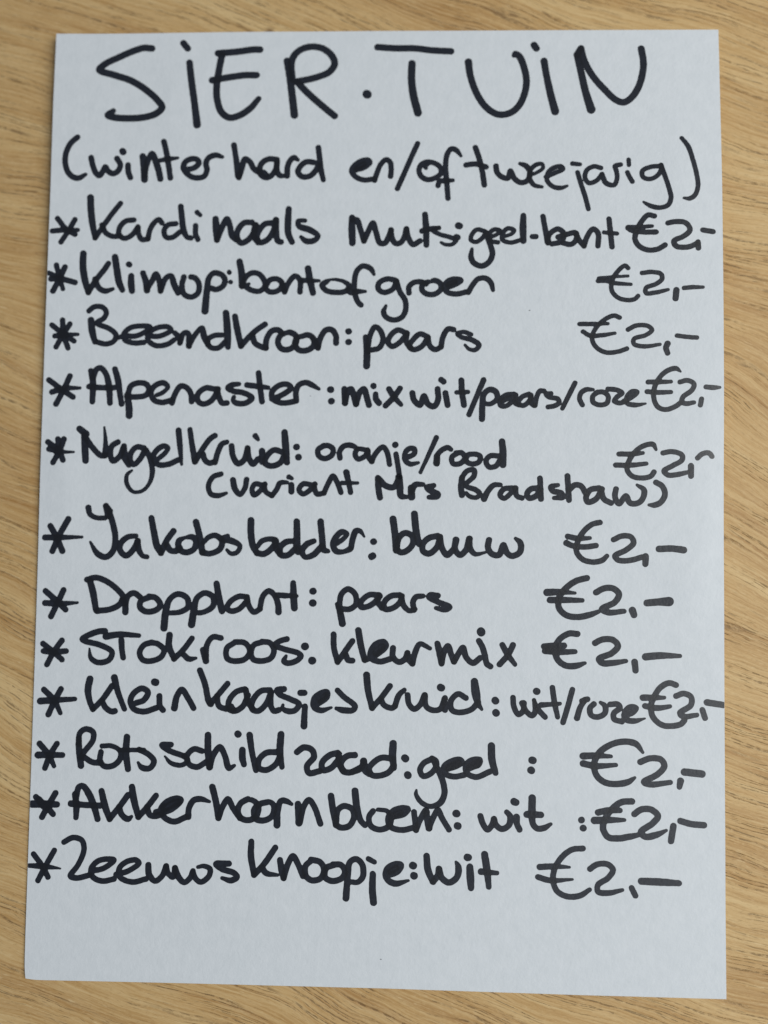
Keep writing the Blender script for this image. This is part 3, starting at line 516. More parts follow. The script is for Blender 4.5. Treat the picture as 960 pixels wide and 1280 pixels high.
 ('Jakobsladder:', 8, '''-90.41,-4.53,0.87 -89.85,-6.53,0.75 -87.95,-7.63,0.69 -85.13,-7.72,0.69
-84.93,-3.97,0.87 -83.50,-5.51,0.75
-84.93,-3.97,0.87 -84.08,-7.08,0.94
-83.94,-5.52,0.87 -82.56,-9.56,0.87 -81.68,-13.91,0.87 -82.31,-17.97,0.87 -84.44,-19.86,0.87 -86.98,-18.96,0.87 -88.61,-16.80,0.56 -89.47,-15.25,0.31
-75.25,-13.21,0.69 -77.74,-13.55,0.81 -79.88,-15.45,0.87 -80.13,-17.63,0.87 -78.20,-19.34,0.87 -76.06,-17.58,0.87 -74.58,-14.76,0.87
-74.76,-14.76,0.87 -74.18,-17.56,0.87 -72.88,-19.40,0.68 -71.62,-19.64,0.68
-70.59,-7.55,0.87 -69.66,-11.90,0.93 -68.59,-16.24,1.00 -67.28,-18.40,0.87
-67.28,-18.40,0.87 -65.52,-14.34,0.87 -63.54,-11.51,0.87
-65.48,-15.89,0.87 -64.50,-17.44,0.87 -62.62,-17.72,0.87 -61.40,-16.78,0.87
-60.23,-13.65,0.50 -61.77,-14.60,0.87 -61.70,-17.09,0.87 -59.49,-18.12,0.87 -57.02,-17.03,0.87 -56.46,-14.54,0.87 -57.74,-13.31,0.87 -59.92,-13.52,0.44
-56.62,-8.63,0.93 -55.38,-12.97,0.93 -54.38,-18.05,0.93
-54.38,-18.05,0.93 -52.00,-18.40,0.81 -48.92,-16.93,0.87 -48.36,-14.44,0.87 -50.27,-12.78,0.81 -52.44,-13.25,0.75 -54.26,-15.13,0.62
-46.65,-12.87,0.68 -48.37,-13.82,0.81 -45.24,-14.40,0.93 -42.71,-15.92,0.68 -43.60,-17.92,0.68 -45.46,-18.32,0.62 -46.73,-17.21,0.43
-39.46,-7.93,1.00 -39.36,-12.16,0.99 -38.66,-15.87,0.93 -37.36,-18.03,0.87
-37.36,-18.03,0.87 -35.18,-18.31,0.87 -32.72,-16.42,0.87 -31.52,-14.24,0.87 -33.09,-13.63,0.75 -35.89,-14.29,0.75 -37.40,-16.17,0.62
-31.84,-13.93,0.87 -31.48,-16.41,0.87 -30.20,-18.25,0.87
-26.23,-14.17,0.74 -28.40,-14.51,0.87 -30.23,-16.39,0.87 -29.88,-18.56,0.87 -27.70,-18.53,0.87 -25.25,-16.33,0.87
-25.16,-8.14,0.93 -25.02,-11.99,0.99 -24.94,-16.33,1.05 -24.61,-17.56,0.87
-19.69,-14.10,0.74 -21.85,-15.05,0.87 -23.37,-17.24,0.87 -22.41,-19.08,0.74 -19.93,-18.43,0.87 -17.18,-15.61,0.87
-17.74,-8.06,0.93 -17.23,-12.52,0.93 -16.54,-16.84,0.87 -15.29,-17.14,0.62
-13.46,-15.26,0.68 -11.00,-13.68,0.68 -9.47,-11.81,0.68 -11.04,-11.21,0.87 -12.88,-12.78,0.87 -13.77,-14.95,0.87 -12.81,-17.11,0.87 -10.33,-17.26,0.68 -8.48,-16.44,0.87
-8.17,-16.12,0.80 -7.60,-13.03,0.87 -6.70,-10.85,0.87 -5.45,-10.84,0.68 -4.07,-12.61,0.25
-1.26,-14.07,0.93 -1.14,-14.06,0.93
-1.76,-18.70,0.99 -1.39,-18.45,0.99'''),
 ('blauw', 8, '''4.72,-7.01,0.99 5.39,-11.64,0.99 5.88,-16.57,1.05
5.88,-16.57,0.86 6.64,-12.86,0.86 8.47,-11.30,0.86 10.64,-12.20,0.86 10.97,-14.35,0.86 9.45,-16.53,0.86 7.31,-17.29,0.86 5.75,-16.27,0.86
11.31,-5.40,0.99 11.85,-10.34,0.99 12.82,-14.64,0.86
18.64,-12.11,0.86 15.88,-12.76,0.86 14.05,-14.63,0.86 14.08,-16.78,0.86 15.93,-17.56,0.86 18.37,-15.50,0.86 19.26,-12.41,0.86
19.26,-12.41,0.86 19.91,-15.79,0.86 21.46,-17.92,0.86 23.29,-16.36,0.86
24.18,-13.28,0.98 23.90,-16.05,0.86 25.44,-17.87,0.86 27.27,-16.31,0.86 28.28,-12.92,0.98
28.28,-12.92,0.86 28.49,-15.69,0.86 30.03,-17.51,0.68 33.27,-16.98,0.31
34.28,-13.16,0.86 33.99,-15.62,0.86 35.23,-17.44,0.86 37.36,-17.72,0.86 38.69,-14.64,0.86 39.80,-17.08,0.86 41.33,-17.98,0.86 43.76,-16.73,0.86 43.86,-13.97,0.86 42.39,-12.58,0.43'''),
 ('€', 8, '''68.00,-7.40,0.76 65.58,-8.03,0.76 63.16,-10.08,0.76 61.36,-13.15,0.76 60.89,-16.21,0.76 62.59,-18.63,0.76 65.62,-19.51,0.76 68.65,-18.98,0.76 70.15,-17.62,0.61
58.20,-11.78,0.76 61.36,-12.36,0.76 64.99,-12.20,0.49
57.84,-13.81,0.86 59.55,-14.58,0.76 63.18,-14.96,0.76 66.82,-14.49,0.76
72.13,-12.60,0.76 74.66,-11.47,0.76 77.38,-11.75,0.76 78.17,-13.57,0.76 75.89,-15.72,0.76 72.57,-17.59,0.76 73.48,-18.80,0.76 77.10,-18.88,0.76 80.72,-17.80,0.76
81.80,-17.60,0.91 81.75,-19.91,0.85
85.82,-15.30,0.91 89.71,-15.13,0.91 93.18,-15.52,0.97'''),
 ('*', 9, '''-103.04,-30.65,0.84 -99.04,-34.00,0.84 -96.58,-36.31,0.84
-97.40,-30.26,0.84 -99.04,-34.00,0.84 -101.09,-38.48,0.84
-103.11,-34.36,0.84 -98.40,-34.48,0.84 -92.90,-34.10,0.31'''),
 ('Dropplant:', 9, '''-89.22,-27.37,0.93 -88.18,-30.76,0.99 -87.07,-36.31,0.84
-90.17,-26.94,0.84 -87.38,-26.29,0.84 -84.22,-27.30,0.84 -80.38,-30.03,0.84 -78.75,-32.18,0.84 -79.63,-34.35,0.84 -82.39,-35.93,0.84 -86.75,-36.61,0.84
-79.04,-33.11,0.84 -78.08,-33.71,0.84 -77.87,-36.79,0.93
-77.94,-34.33,0.84 -77.20,-31.85,0.84 -75.36,-30.89,0.84 -73.45,-32.10,0.84
-70.33,-32.06,0.84 -73.10,-33.34,0.84 -73.36,-35.19,0.84 -71.45,-36.58,0.84 -68.35,-36.05,0.84 -67.02,-34.49,0.84 -68.45,-32.35,0.84 -70.65,-31.88,0.84
-64.28,-36.91,0.68 -60.86,-36.56,0.74 -58.42,-34.99,0.84 -58.80,-32.22,0.84 -61.63,-31.02,0.84 -64.08,-32.60,0.84 -65.24,-36.00,0.99 -65.71,-41.55,1.05
-56.51,-36.81,0.68 -53.41,-36.46,0.74 -50.66,-34.57,0.84 -50.73,-31.80,0.84 -53.25,-30.60,0.84 -55.69,-32.18,0.84 -56.53,-35.88,0.99 -57.16,-40.38,1.05
-49.71,-27.65,0.87 -48.86,-32.08,0.99 -47.83,-36.07,0.93
-40.17,-31.66,0.80 -42.66,-31.51,0.80 -45.41,-33.27,0.80 -46.30,-35.13,0.80 -45.04,-36.04,0.80 -42.57,-35.39,0.80 -40.15,-32.89,0.80
-40.17,-31.66,0.80 -39.49,-34.42,0.80 -37.90,-36.25,0.80 -36.06,-35.30,0.80
-36.07,-34.99,0.80 -35.21,-31.29,0.80 -33.38,-29.72,0.80 -31.49,-31.24,0.80 -30.51,-33.68,0.87 -30.28,-36.14,0.93
-30.88,-30.92,0.74 -28.39,-31.07,0.80 -24.67,-31.14,0.43
-25.92,-27.16,0.80 -25.72,-31.16,0.99 -25.41,-34.84,0.99
-19.80,-29.60,0.99 -19.68,-29.60,0.99
-19.80,-33.23,1.05 -19.68,-33.23,1.05'''),
 ('paars', 9, '''-12.31,-33.43,0.49 -11.28,-35.87,0.92 -10.49,-39.41,0.99
-10.68,-34.94,0.80 -8.21,-34.90,0.80 -6.38,-33.34,0.80 -6.73,-30.28,0.80 -8.92,-28.77,0.80 -10.87,-30.34,0.80 -11.44,-33.72,0.80 -11.16,-35.87,0.80
0.37,-30.49,0.80 -2.41,-30.52,0.80 -4.85,-32.71,0.80 -4.82,-34.24,0.80 -2.67,-34.03,0.80 -0.53,-32.65,0.80 0.99,-30.78,0.80
0.68,-30.48,0.80 0.40,-32.63,0.80 1.65,-34.45,0.80
7.15,-30.39,0.80 4.38,-30.74,0.80 2.25,-32.91,0.80 2.58,-34.75,0.80 5.04,-34.40,0.80 7.17,-32.53,0.80 7.76,-30.69,0.80
7.46,-30.69,0.80 8.41,-33.74,0.80 10.27,-35.24,0.68 11.80,-34.61,0.68
11.50,-34.92,0.80 11.17,-32.48,0.80 12.07,-30.93,0.80 14.22,-30.59,0.68
18.82,-30.40,0.80 16.36,-30.26,0.80 16.06,-30.87,0.80 18.83,-32.36,0.80 22.40,-33.84,0.80 21.00,-34.65,0.80 18.24,-34.21,0.55'''),
 ('€', 9, '''64.13,-24.40,0.85 60.80,-25.36,0.85 57.48,-27.84,0.85 55.68,-30.60,0.85 55.69,-33.64,0.85 57.82,-35.74,0.85 61.15,-36.30,0.85 64.77,-35.63,0.85 67.67,-34.56,0.55
52.03,-28.95,1.04 55.97,-28.77,0.85 60.51,-29.01,0.37
52.95,-31.25,0.92 57.80,-31.18,0.85 62.76,-31.23,0.61
66.87,-28.74,0.85 69.28,-27.49,0.85 72.00,-27.46,0.85 73.81,-29.13,0.85 72.61,-31.58,0.85 68.69,-33.76,0.85 70.51,-34.76,0.85 75.33,-34.33,0.67
77.86,-34.05,1.03 78.35,-35.43,0.91
82.25,-31.74,0.97 85.55,-31.39,1.03 88.83,-31.22,1.34'''),
 ('*', 10, '''-103.32,-46.90,0.81 -99.91,-49.43,0.81 -97.21,-51.72,0.80
-97.41,-45.82,0.81 -99.91,-49.43,0.81 -101.85,-53.27,0.80
-103.05,-49.17,0.81 -99.79,-49.43,0.81 -96.05,-49.07,0.81'''),
 ('Stokroos:', 10, '''-84.06,-42.74,0.87 -86.24,-42.95,0.87 -91.04,-45.30,0.81 -90.21,-45.90,0.81 -85.49,-47.06,0.80 -81.69,-49.15,0.80 -82.55,-51.62,0.80 -85.95,-52.41,0.80 -88.18,-51.10,0.68 -88.77,-48.16,0.19
-83.70,-44.39,0.99 -79.35,-43.71,0.87 -73.42,-43.99,0.62
-78.86,-45.43,0.87 -78.59,-48.49,0.80 -78.15,-50.82,0.80
-69.32,-46.02,0.80 -71.78,-46.86,0.80 -73.08,-49.33,0.80 -71.96,-51.46,0.80 -69.47,-51.73,0.80 -66.40,-50.46,0.80 -65.52,-48.30,0.80 -67.44,-46.49,0.80 -69.63,-46.03,0.80
-63.91,-43.67,0.93 -64.00,-47.05,0.93 -62.35,-50.82,0.80
-62.35,-51.01,0.80 -59.32,-47.90,0.80 -56.93,-44.62,0.80
-59.28,-49.74,0.80 -57.70,-50.94,0.80 -55.54,-50.60,0.37
-53.43,-48.12,0.86 -52.42,-51.47,0.92
-52.44,-50.55,0.80 -52.23,-46.57,0.80 -50.43,-44.09,0.80 -47.94,-44.37,0.80
-43.88,-45.84,0.80 -46.01,-47.40,0.80 -45.94,-50.46,0.80 -43.76,-51.34,0.80 -40.37,-50.68,0.80 -38.88,-48.21,0.80 -40.48,-45.79,0.80 -43.58,-45.53,0.80
-34.92,-45.40,0.80 -37.68,-46.36,0.80 -38.56,-48.52,0.80 -37.90,-50.65,0.80 -35.41,-51.22,0.80 -32.34,-50.26,0.80 -31.47,-47.80,0.80 -32.75,-45.68,0.80 -35.23,-45.29,0.80
-27.52,-44.38,0.80 -29.67,-45.02,0.80 -31.19,-46.27,0.80 -28.39,-47.45,0.80 -24.04,-48.61,0.80 -23.10,-49.51,0.80 -24.61,-51.06,0.80 -27.38,-51.71,0.80 -28.31,-51.11,0.80 -27.73,-49.58,0.43
-21.98,-46.56,1.11 -21.86,-46.56,1.11
-19.68,-50.86,1.11 -19.56,-50.86,1.11'''),
 ('kleurmix', 10, '''-13.15,-42.76,0.83 -12.97,-46.91,0.83 -11.79,-51.04,0.83
-11.79,-51.16,0.83 -9.26,-47.47,0.83 -7.33,-44.69,0.83
-9.24,-48.99,0.83 -8.60,-50.50,0.83 -7.24,-50.67,0.83
-5.53,-41.42,0.92 -4.66,-46.17,0.92 -3.50,-50.42,0.83
-3.37,-50.42,0.83 -0.01,-48.84,0.83 3.02,-46.05,0.83 2.40,-44.84,0.83 -0.06,-45.49,0.83 -1.57,-47.65,0.83 -1.54,-49.78,0.83 1.24,-50.83,0.83 4.30,-49.99,0.83
-0.02,-48.23,1.04 1.80,-46.37,1.04
5.18,-46.63,0.83 5.21,-49.37,0.83 7.07,-50.86,0.83 8.90,-49.91,0.83 9.61,-48.08,0.83
9.61,-48.08,0.83 10.13,-50.20,0.83 11.18,-51.28,0.83
11.18,-51.28,0.83 11.94,-48.04,0.83 13.45,-45.27,0.74 16.52,-46.56,0.55
18.77,-45.06,0.83 19.59,-48.21,0.98 20.11,-51.12,0.83
20.11,-50.94,0.83 20.81,-47.58,0.83 22.02,-45.74,0.83 22.95,-48.16,0.83 23.89,-50.45,0.83
23.89,-50.45,0.83 25.39,-47.81,0.83 26.60,-46.15,0.83 27.54,-48.99,0.83 29.68,-50.77,0.83 31.80,-49.22,0.82
32.05,-41.19,1.22 32.11,-41.37,1.22
31.46,-44.06,0.83 32.51,-45.87,0.83 33.32,-48.58,0.82 33.94,-51.00,0.82 34.98,-51.71,0.82
38.58,-45.16,0.82 40.30,-48.16,0.82 42.44,-50.97,0.61
41.80,-45.10,0.82 40.30,-48.16,0.82 37.77,-51.05,0.82'''),
 ('€', 10, '''61.29,-41.45,0.85 58.75,-41.37,0.85 55.73,-43.36,0.85 54.53,-46.40,0.85 55.45,-49.41,0.85 57.87,-51.07,0.85 61.19,-51.01,0.85 63.60,-50.18,0.43
51.20,-45.37,0.85 54.22,-45.08,0.85 57.25,-45.03,0.85
51.51,-46.76,0.85 56.05,-46.98,0.85 60.58,-46.79,0.67
51.81,-46.09,1.10 55.44,-46.03,1.10
66.61,-44.09,0.85 68.72,-43.03,0.85 72.03,-43.09,0.85 73.54,-44.88,0.85 71.74,-47.03,0.85 67.82,-48.90,0.85 68.73,-50.10,0.85 71.74,-50.05,0.85 75.95,-49.37,0.55
78.54,-49.63,0.91 78.84,-52.16,0.85
81.85,-48.01,1.03 86.17,-47.58,0.97 92.17,-47.60,0.55'''),
 ('*', 11, '''-102.52,-61.00,0.83 -99.29,-64.13,0.83 -97.16,-68.06,0.62
-97.23,-60.74,0.83 -98.98,-64.13,0.83 -100.88,-68.55,0.83
-103.51,-64.50,0.99 -98.67,-64.12,0.86 -92.77,-63.72,0.62'''),
 ('Klein', 11, '''-88.29,-57.53,0.99 -88.81,-60.91,0.99 -88.07,-64.56,0.83 -87.07,-66.68,0.83
-87.07,-66.68,0.83 -84.36,-63.89,0.83 -81.38,-59.56,0.83
-84.35,-64.19,0.83 -83.04,-66.31,0.83 -81.14,-67.37,0.83 -80.22,-67.17,0.83
-80.71,-56.98,0.99 -79.46,-61.36,0.83 -77.32,-66.51,0.74
-73.77,-64.63,0.83 -71.31,-63.67,0.83 -70.14,-61.21,0.83 -72.03,-60.14,0.83 -74.48,-61.59,0.83 -75.53,-64.05,0.83 -74.34,-66.46,0.83 -71.22,-67.20,0.83 -67.53,-66.04,0.83
-68.18,-58.13,1.05 -67.80,-58.24,1.05
-66.57,-62.37,0.83 -66.31,-65.42,0.83 -65.34,-66.62,0.83
-61.83,-65.95,0.98 -61.12,-62.29,0.86 -59.63,-60.31,0.83 -57.70,-62.84,0.83 -55.90,-65.85,0.83'''),
 ('kaasjes', 11, '''-54.20,-54.37,0.86 -52.55,-58.49,0.86 -51.18,-63.95,0.86 -50.55,-64.55,0.86
-50.86,-64.55,0.80 -48.46,-61.78,0.80 -45.57,-58.26,0.80
-48.76,-62.09,0.80 -48.07,-65.12,0.80 -45.89,-65.99,0.80
-40.17,-59.82,0.80 -42.92,-60.78,0.80 -45.02,-63.55,0.80 -44.96,-65.98,0.80 -43.10,-66.55,0.80 -40.67,-65.00,0.80 -39.20,-61.63,0.80
-44.36,-65.36,0.98 -43.72,-66.26,0.98
-39.85,-60.12,0.80 -39.15,-63.76,0.80 -37.57,-65.86,0.80
-32.45,-60.01,0.80 -35.22,-60.35,0.80 -37.63,-63.13,0.80 -37.88,-65.86,0.80 -36.02,-66.44,0.80 -33.60,-64.28,0.80 -32.13,-60.61,0.80
-32.13,-60.61,0.80 -32.05,-64.86,0.80 -31.09,-66.36,0.80 -29.56,-66.03,0.80
-28.15,-59.64,0.86 -30.30,-59.97,0.80 -29.66,-61.18,0.80 -26.24,-62.64,0.80 -23.45,-64.11,0.80 -24.64,-66.07,0.80 -27.10,-66.29,0.80 -28.53,-65.41,0.55 -28.36,-64.50,0.37
-23.08,-60.71,0.86 -21.85,-60.69,0.86
-21.59,-64.81,0.80 -21.72,-67.72,0.86 -21.79,-70.75,0.98
-18.22,-64.33,0.80 -14.88,-61.85,0.80 -14.91,-60.34,0.80 -16.74,-60.67,0.80 -18.86,-62.52,0.80 -18.82,-64.95,0.80 -16.66,-65.94,0.80 -13.48,-65.04,0.31
-17.01,-63.10,0.80 -15.20,-61.25,0.80
-11.66,-59.80,0.80 -9.66,-61.77,0.80 -6.25,-64.44,0.80 -6.84,-65.66,0.80 -10.21,-65.72,0.86 -11.94,-65.26,0.49'''),
 ('kruid:', 11, '''-2.82,-54.98,0.98 -2.33,-59.52,0.92 -1.03,-64.95,0.80
-1.03,-64.95,0.80 1.69,-61.88,0.80 4.40,-58.20,0.80
1.69,-62.18,0.80 2.63,-63.98,0.80 5.09,-64.85,0.80 6.00,-64.23,0.80
6.00,-64.23,0.80 7.18,-60.88,0.80 8.82,-59.33,0.61
9.82,-60.83,0.80 10.27,-63.55,0.79 11.82,-65.03,0.79 13.63,-63.79,0.79 14.95,-60.74,0.79
15.13,-60.73,0.79 15.47,-64.06,0.79 17.31,-65.23,0.79 19.75,-64.88,0.79 21.24,-61.53,0.79
19.87,-58.35,1.04 20.11,-58.46,1.04
21.06,-61.84,0.79 21.27,-65.16,0.79
27.63,-61.41,0.79 25.19,-60.25,0.79 23.07,-62.40,0.79 23.40,-65.12,0.79 25.84,-65.79,0.79 29.48,-64.70,0.79 31.29,-62.55,0.79
30.15,-56.40,1.04 30.66,-60.14,1.22 31.41,-63.15,0.79 32.40,-64.70,0.43
36.50,-61.97,1.04 36.63,-62.09,1.04
36.71,-65.64,1.04 36.83,-65.76,1.04'''),
 ('wit/', 11, '''41.89,-61.02,0.76 42.21,-63.85,0.76 43.55,-66.05,0.76 44.94,-65.00,0.76 45.23,-62.58,0.76
44.62,-62.60,0.76 45.84,-64.98,0.76 47.66,-66.33,0.76 48.56,-65.23,0.76 48.25,-61.62,0.49
48.96,-58.96,0.97 49.14,-59.01,0.97
48.25,-61.62,0.49 49.16,-64.01,0.76 51.59,-66.67,0.76
50.37,-63.09,0.76 56.10,-62.56,0.49
53.79,-57.78,0.76 54.41,-62.11,0.76 55.39,-66.60,0.67'''),
 ('roze', 11, '''59.82,-58.27,0.76 58.51,-63.23,0.76 57.02,-68.19,0.76
61.23,-66.79,0.85 62.13,-63.77,0.76 63.63,-61.21,0.76
62.72,-61.65,0.76 64.41,-61.08,0.76
66.34,-62.48,0.76 65.13,-63.71,0.76 65.44,-65.80,0.76 67.54,-66.36,0.76 69.64,-65.12,0.76 69.64,-63.02,0.76 68.26,-61.97,0.42
71.15,-62.52,0.76 73.55,-62.47,0.76 74.15,-63.54,0.76 72.35,-65.07,0.76 72.35,-66.87,0.76 74.75,-67.61,0.76
75.35,-65.62,0.76 77.75,-64.97,0.76 78.95,-63.45,0.76 77.15,-63.19,0.76 75.65,-64.71,0.76 75.65,-66.81,0.76 78.34,-67.36,0.76 81.64,-66.52,0.18'''),
 ('€', 11, '''90.96,-56.34,0.79 88.86,-55.78,0.79 86.46,-57.02,0.79 84.66,-59.45,0.79 83.45,-62.77,0.79 84.04,-66.06,0.79 86.73,-68.40,0.79 89.72,-68.65,0.79 92.42,-68.00,0.79 93.44,-66.91,0.79
81.05,-60.30,0.91 84.35,-60.24,0.79 87.47,-60.19,0.48
81.65,-62.81,0.79 85.55,-63.34,0.79 89.14,-62.79,0.54
90.95,-59.65,0.79 93.35,-58.88,0.79 95.44,-59.87,0.79 95.43,-62.26,0.79 92.13,-64.72,0.79 93.02,-65.72,0.79 97.21,-65.23,0.60
98.84,-63.70,0.79 99.60,-66.08,0.78
100.22,-61.40,0.91 105.90,-62.21,0.85'''),
 ('*', 12, '''-103.29,-77.47,0.86 -100.25,-80.88,0.80 -98.59,-84.18,0.61
-97.90,-77.38,0.80 -99.94,-80.87,0.80 -101.35,-84.83,0.80
-103.66,-80.93,0.98 -99.94,-80.87,0.80 -96.10,-80.81,0.80'''),
 ('Rotsschild', 12, '''-90.24,-83.92,0.92 -91.03,-78.60,0.92 -91.13,-75.57,0.80
-91.26,-77.39,0.80 -90.87,-74.05,0.80 -89.05,-72.80,0.80 -86.85,-73.67,0.80 -86.77,-76.10,0.80 -89.44,-79.79,0.80 -90.32,-81.32,0.80
-89.40,-81.30,0.80 -86.87,-82.77,0.80 -84.08,-83.03,0.80
-84.18,-79.70,0.80 -84.41,-82.12,0.80 -83.12,-83.92,0.80 -80.34,-83.74,0.80 -78.23,-81.71,0.80 -78.31,-79.29,0.68 -80.83,-77.82,0.68 -83.93,-77.87,0.68
-76.26,-75.01,0.92 -76.44,-79.56,0.98 -75.67,-84.69,0.86
-78.32,-78.99,0.61 -70.89,-78.85,0.61
-72.44,-78.76,0.80 -69.62,-80.04,0.80 -67.71,-82.12,0.80 -68.88,-84.26,0.80 -71.36,-84.18,0.80 -72.64,-82.64,0.31
-62.59,-77.07,0.80 -65.37,-77.24,0.80 -63.47,-78.72,0.80 -58.49,-80.44,0.80
-58.49,-80.44,0.80 -57.23,-81.63,0.67 -59.04,-83.17,0.67 -62.44,-82.63,0.61 -64.35,-80.67,0.25
-52.98,-78.83,0.80 -55.46,-78.27,0.80 -57.57,-80.43,0.80 -56.89,-82.83,0.80 -54.40,-83.69,0.80 -51.67,-82.13,0.80
-51.25,-73.96,0.92 -51.14,-78.50,0.98 -50.52,-83.62,0.98
-50.52,-83.62,0.83 -49.26,-79.67,0.83 -47.47,-77.53,0.83 -45.86,-80.21,0.83 -44.55,-83.81,0.83 -42.91,-83.05,0.43
-42.08,-73.50,0.98 -41.96,-73.56,0.98
-40.56,-78.31,0.92 -40.50,-80.72,0.98 -39.97,-82.64,0.80
-38.44,-73.74,0.92 -37.59,-78.86,0.83 -36.25,-84.26,0.83
-29.92,-78.73,0.83 -33.29,-79.09,0.83 -35.39,-81.23,0.83 -35.34,-83.64,0.83 -33.18,-84.20,0.82 -30.15,-82.34,0.83 -28.98,-79.91,0.83
-28.80,-73.40,0.98 -29.00,-78.71,0.98 -28.30,-83.21,0.73'''),
 ('zaad:', 12, '''-23.79,-78.62,0.86 -21.67,-77.20,0.86 -19.21,-77.94,0.86 -18.56,-80.03,0.86 -20.65,-82.77,0.85 -20.00,-84.86,0.85 -16.65,-84.20,0.85
-11.24,-78.70,0.86 -13.67,-79.35,0.86 -16.08,-81.79,0.85 -15.74,-83.89,0.85 -13.30,-83.24,0.85 -10.90,-80.50,0.85
-10.93,-79.00,0.85 -10.88,-82.00,0.85 -9.32,-84.07,0.85
-6.03,-79.21,0.85 -8.47,-79.56,0.85 -10.27,-81.69,0.85 -9.62,-84.08,0.85 -7.48,-84.46,0.85 -4.45,-83.08,0.85
-6.87,-84.33,0.82 -4.44,-83.38,0.82 -3.25,-81.26,0.82
-3.38,-80.97,0.98 -2.92,-83.66,0.98 -1.68,-84.83,0.82
5.58,-80.20,0.82 2.22,-79.84,0.82 -0.20,-81.21,0.82 -1.70,-83.33,0.82 -0.76,-85.11,0.82 1.68,-85.25,0.82 4.41,-84.12,0.82 5.90,-82.00,0.82
5.58,-75.58,1.04 5.44,-79.30,1.04 5.91,-82.89,0.79
9.17,-79.83,1.04 9.41,-80.01,1.04
10.08,-84.85,1.03 10.20,-85.03,1.03'''),
 ('geel', 12, '''17.45,-79.98,0.79 15.03,-81.22,0.79 13.83,-83.34,0.79 14.76,-85.12,0.79 16.88,-84.48,0.79 18.68,-82.35,0.79 18.67,-80.55,0.79 17.45,-79.80,0.79
17.75,-79.97,0.79 19.30,-83.23,0.79 20.85,-86.79,0.85 21.30,-90.36,0.85 19.99,-93.07,0.85 16.97,-94.14,0.67 14.23,-92.89,0.67 12.69,-90.53,0.55 12.80,-89.34,0.24
21.12,-82.90,0.79 24.15,-82.24,0.79 26.56,-80.69,0.79 25.95,-79.99,0.79 23.53,-80.45,0.79 21.11,-82.30,0.79 21.74,-84.38,0.79 24.17,-85.11,0.79 27.20,-84.57,0.79
22.33,-82.57,1.03 25.35,-81.02,1.03
27.78,-82.16,0.79 31.41,-81.49,0.79 32.01,-79.98,0.79 29.59,-80.03,0.79 27.78,-81.57,0.79 28.10,-83.95,0.79 30.83,-85.09,0.79 35.06,-83.39,0.79
29.00,-82.14,1.15 31.41,-80.89,1.15
35.44,-75.71,1.03 35.64,-79.90,1.03 36.75,-83.77,0.79'''),
 (':', 12, '''47.71,-79.71,1.03 48.02,-79.76,1.03
47.42,-82.70,1.03 47.54,-82.76,1.03'''),
 ('€', 12, '''80.96,-76.69,0.36 78.93,-74.22,0.85 75.34,-73.58,0.85 71.14,-74.67,0.85 67.84,-77.13,0.85 66.34,-80.74,0.85 67.24,-84.00,0.85 69.64,-85.85,0.85 72.92,-86.26,0.84 76.51,-85.59,0.84 78.55,-84.24,0.36
63.04,-78.13,0.97 66.94,-77.93,0.85 71.44,-78.07,0.48
63.05,-80.39,0.91 66.94,-81.03,0.85 72.93,-80.60,0.54
80.23,-79.56,0.84 83.11,-78.43,0.84 86.39,-78.73,0.84 87.40,-80.61,0.84 85.48,-83.03,0.84 81.29,-85.49,0.84 83.08,-86.16,0.84 89.17,-85.45,0.66
92.21,-84.97,0.96 91.85,-86.76,0.72
93.36,-82.28,1.02 98.61,-82.77,1.02'''),
 ('*', 13, '''-103.81,-93.63,0.83 -100.63,-96.29,0.83 -98.38,-98.65,0.83
-97.81,-92.32,0.83 -100.01,-96.28,0.83 -101.74,-99.61,0.83
-104.96,-95.76,1.04 -101.26,-95.69,1.04 -97.25,-95.75,0.86
-102.85,-94.52,1.04 -101.24,-96.30,1.04'''),
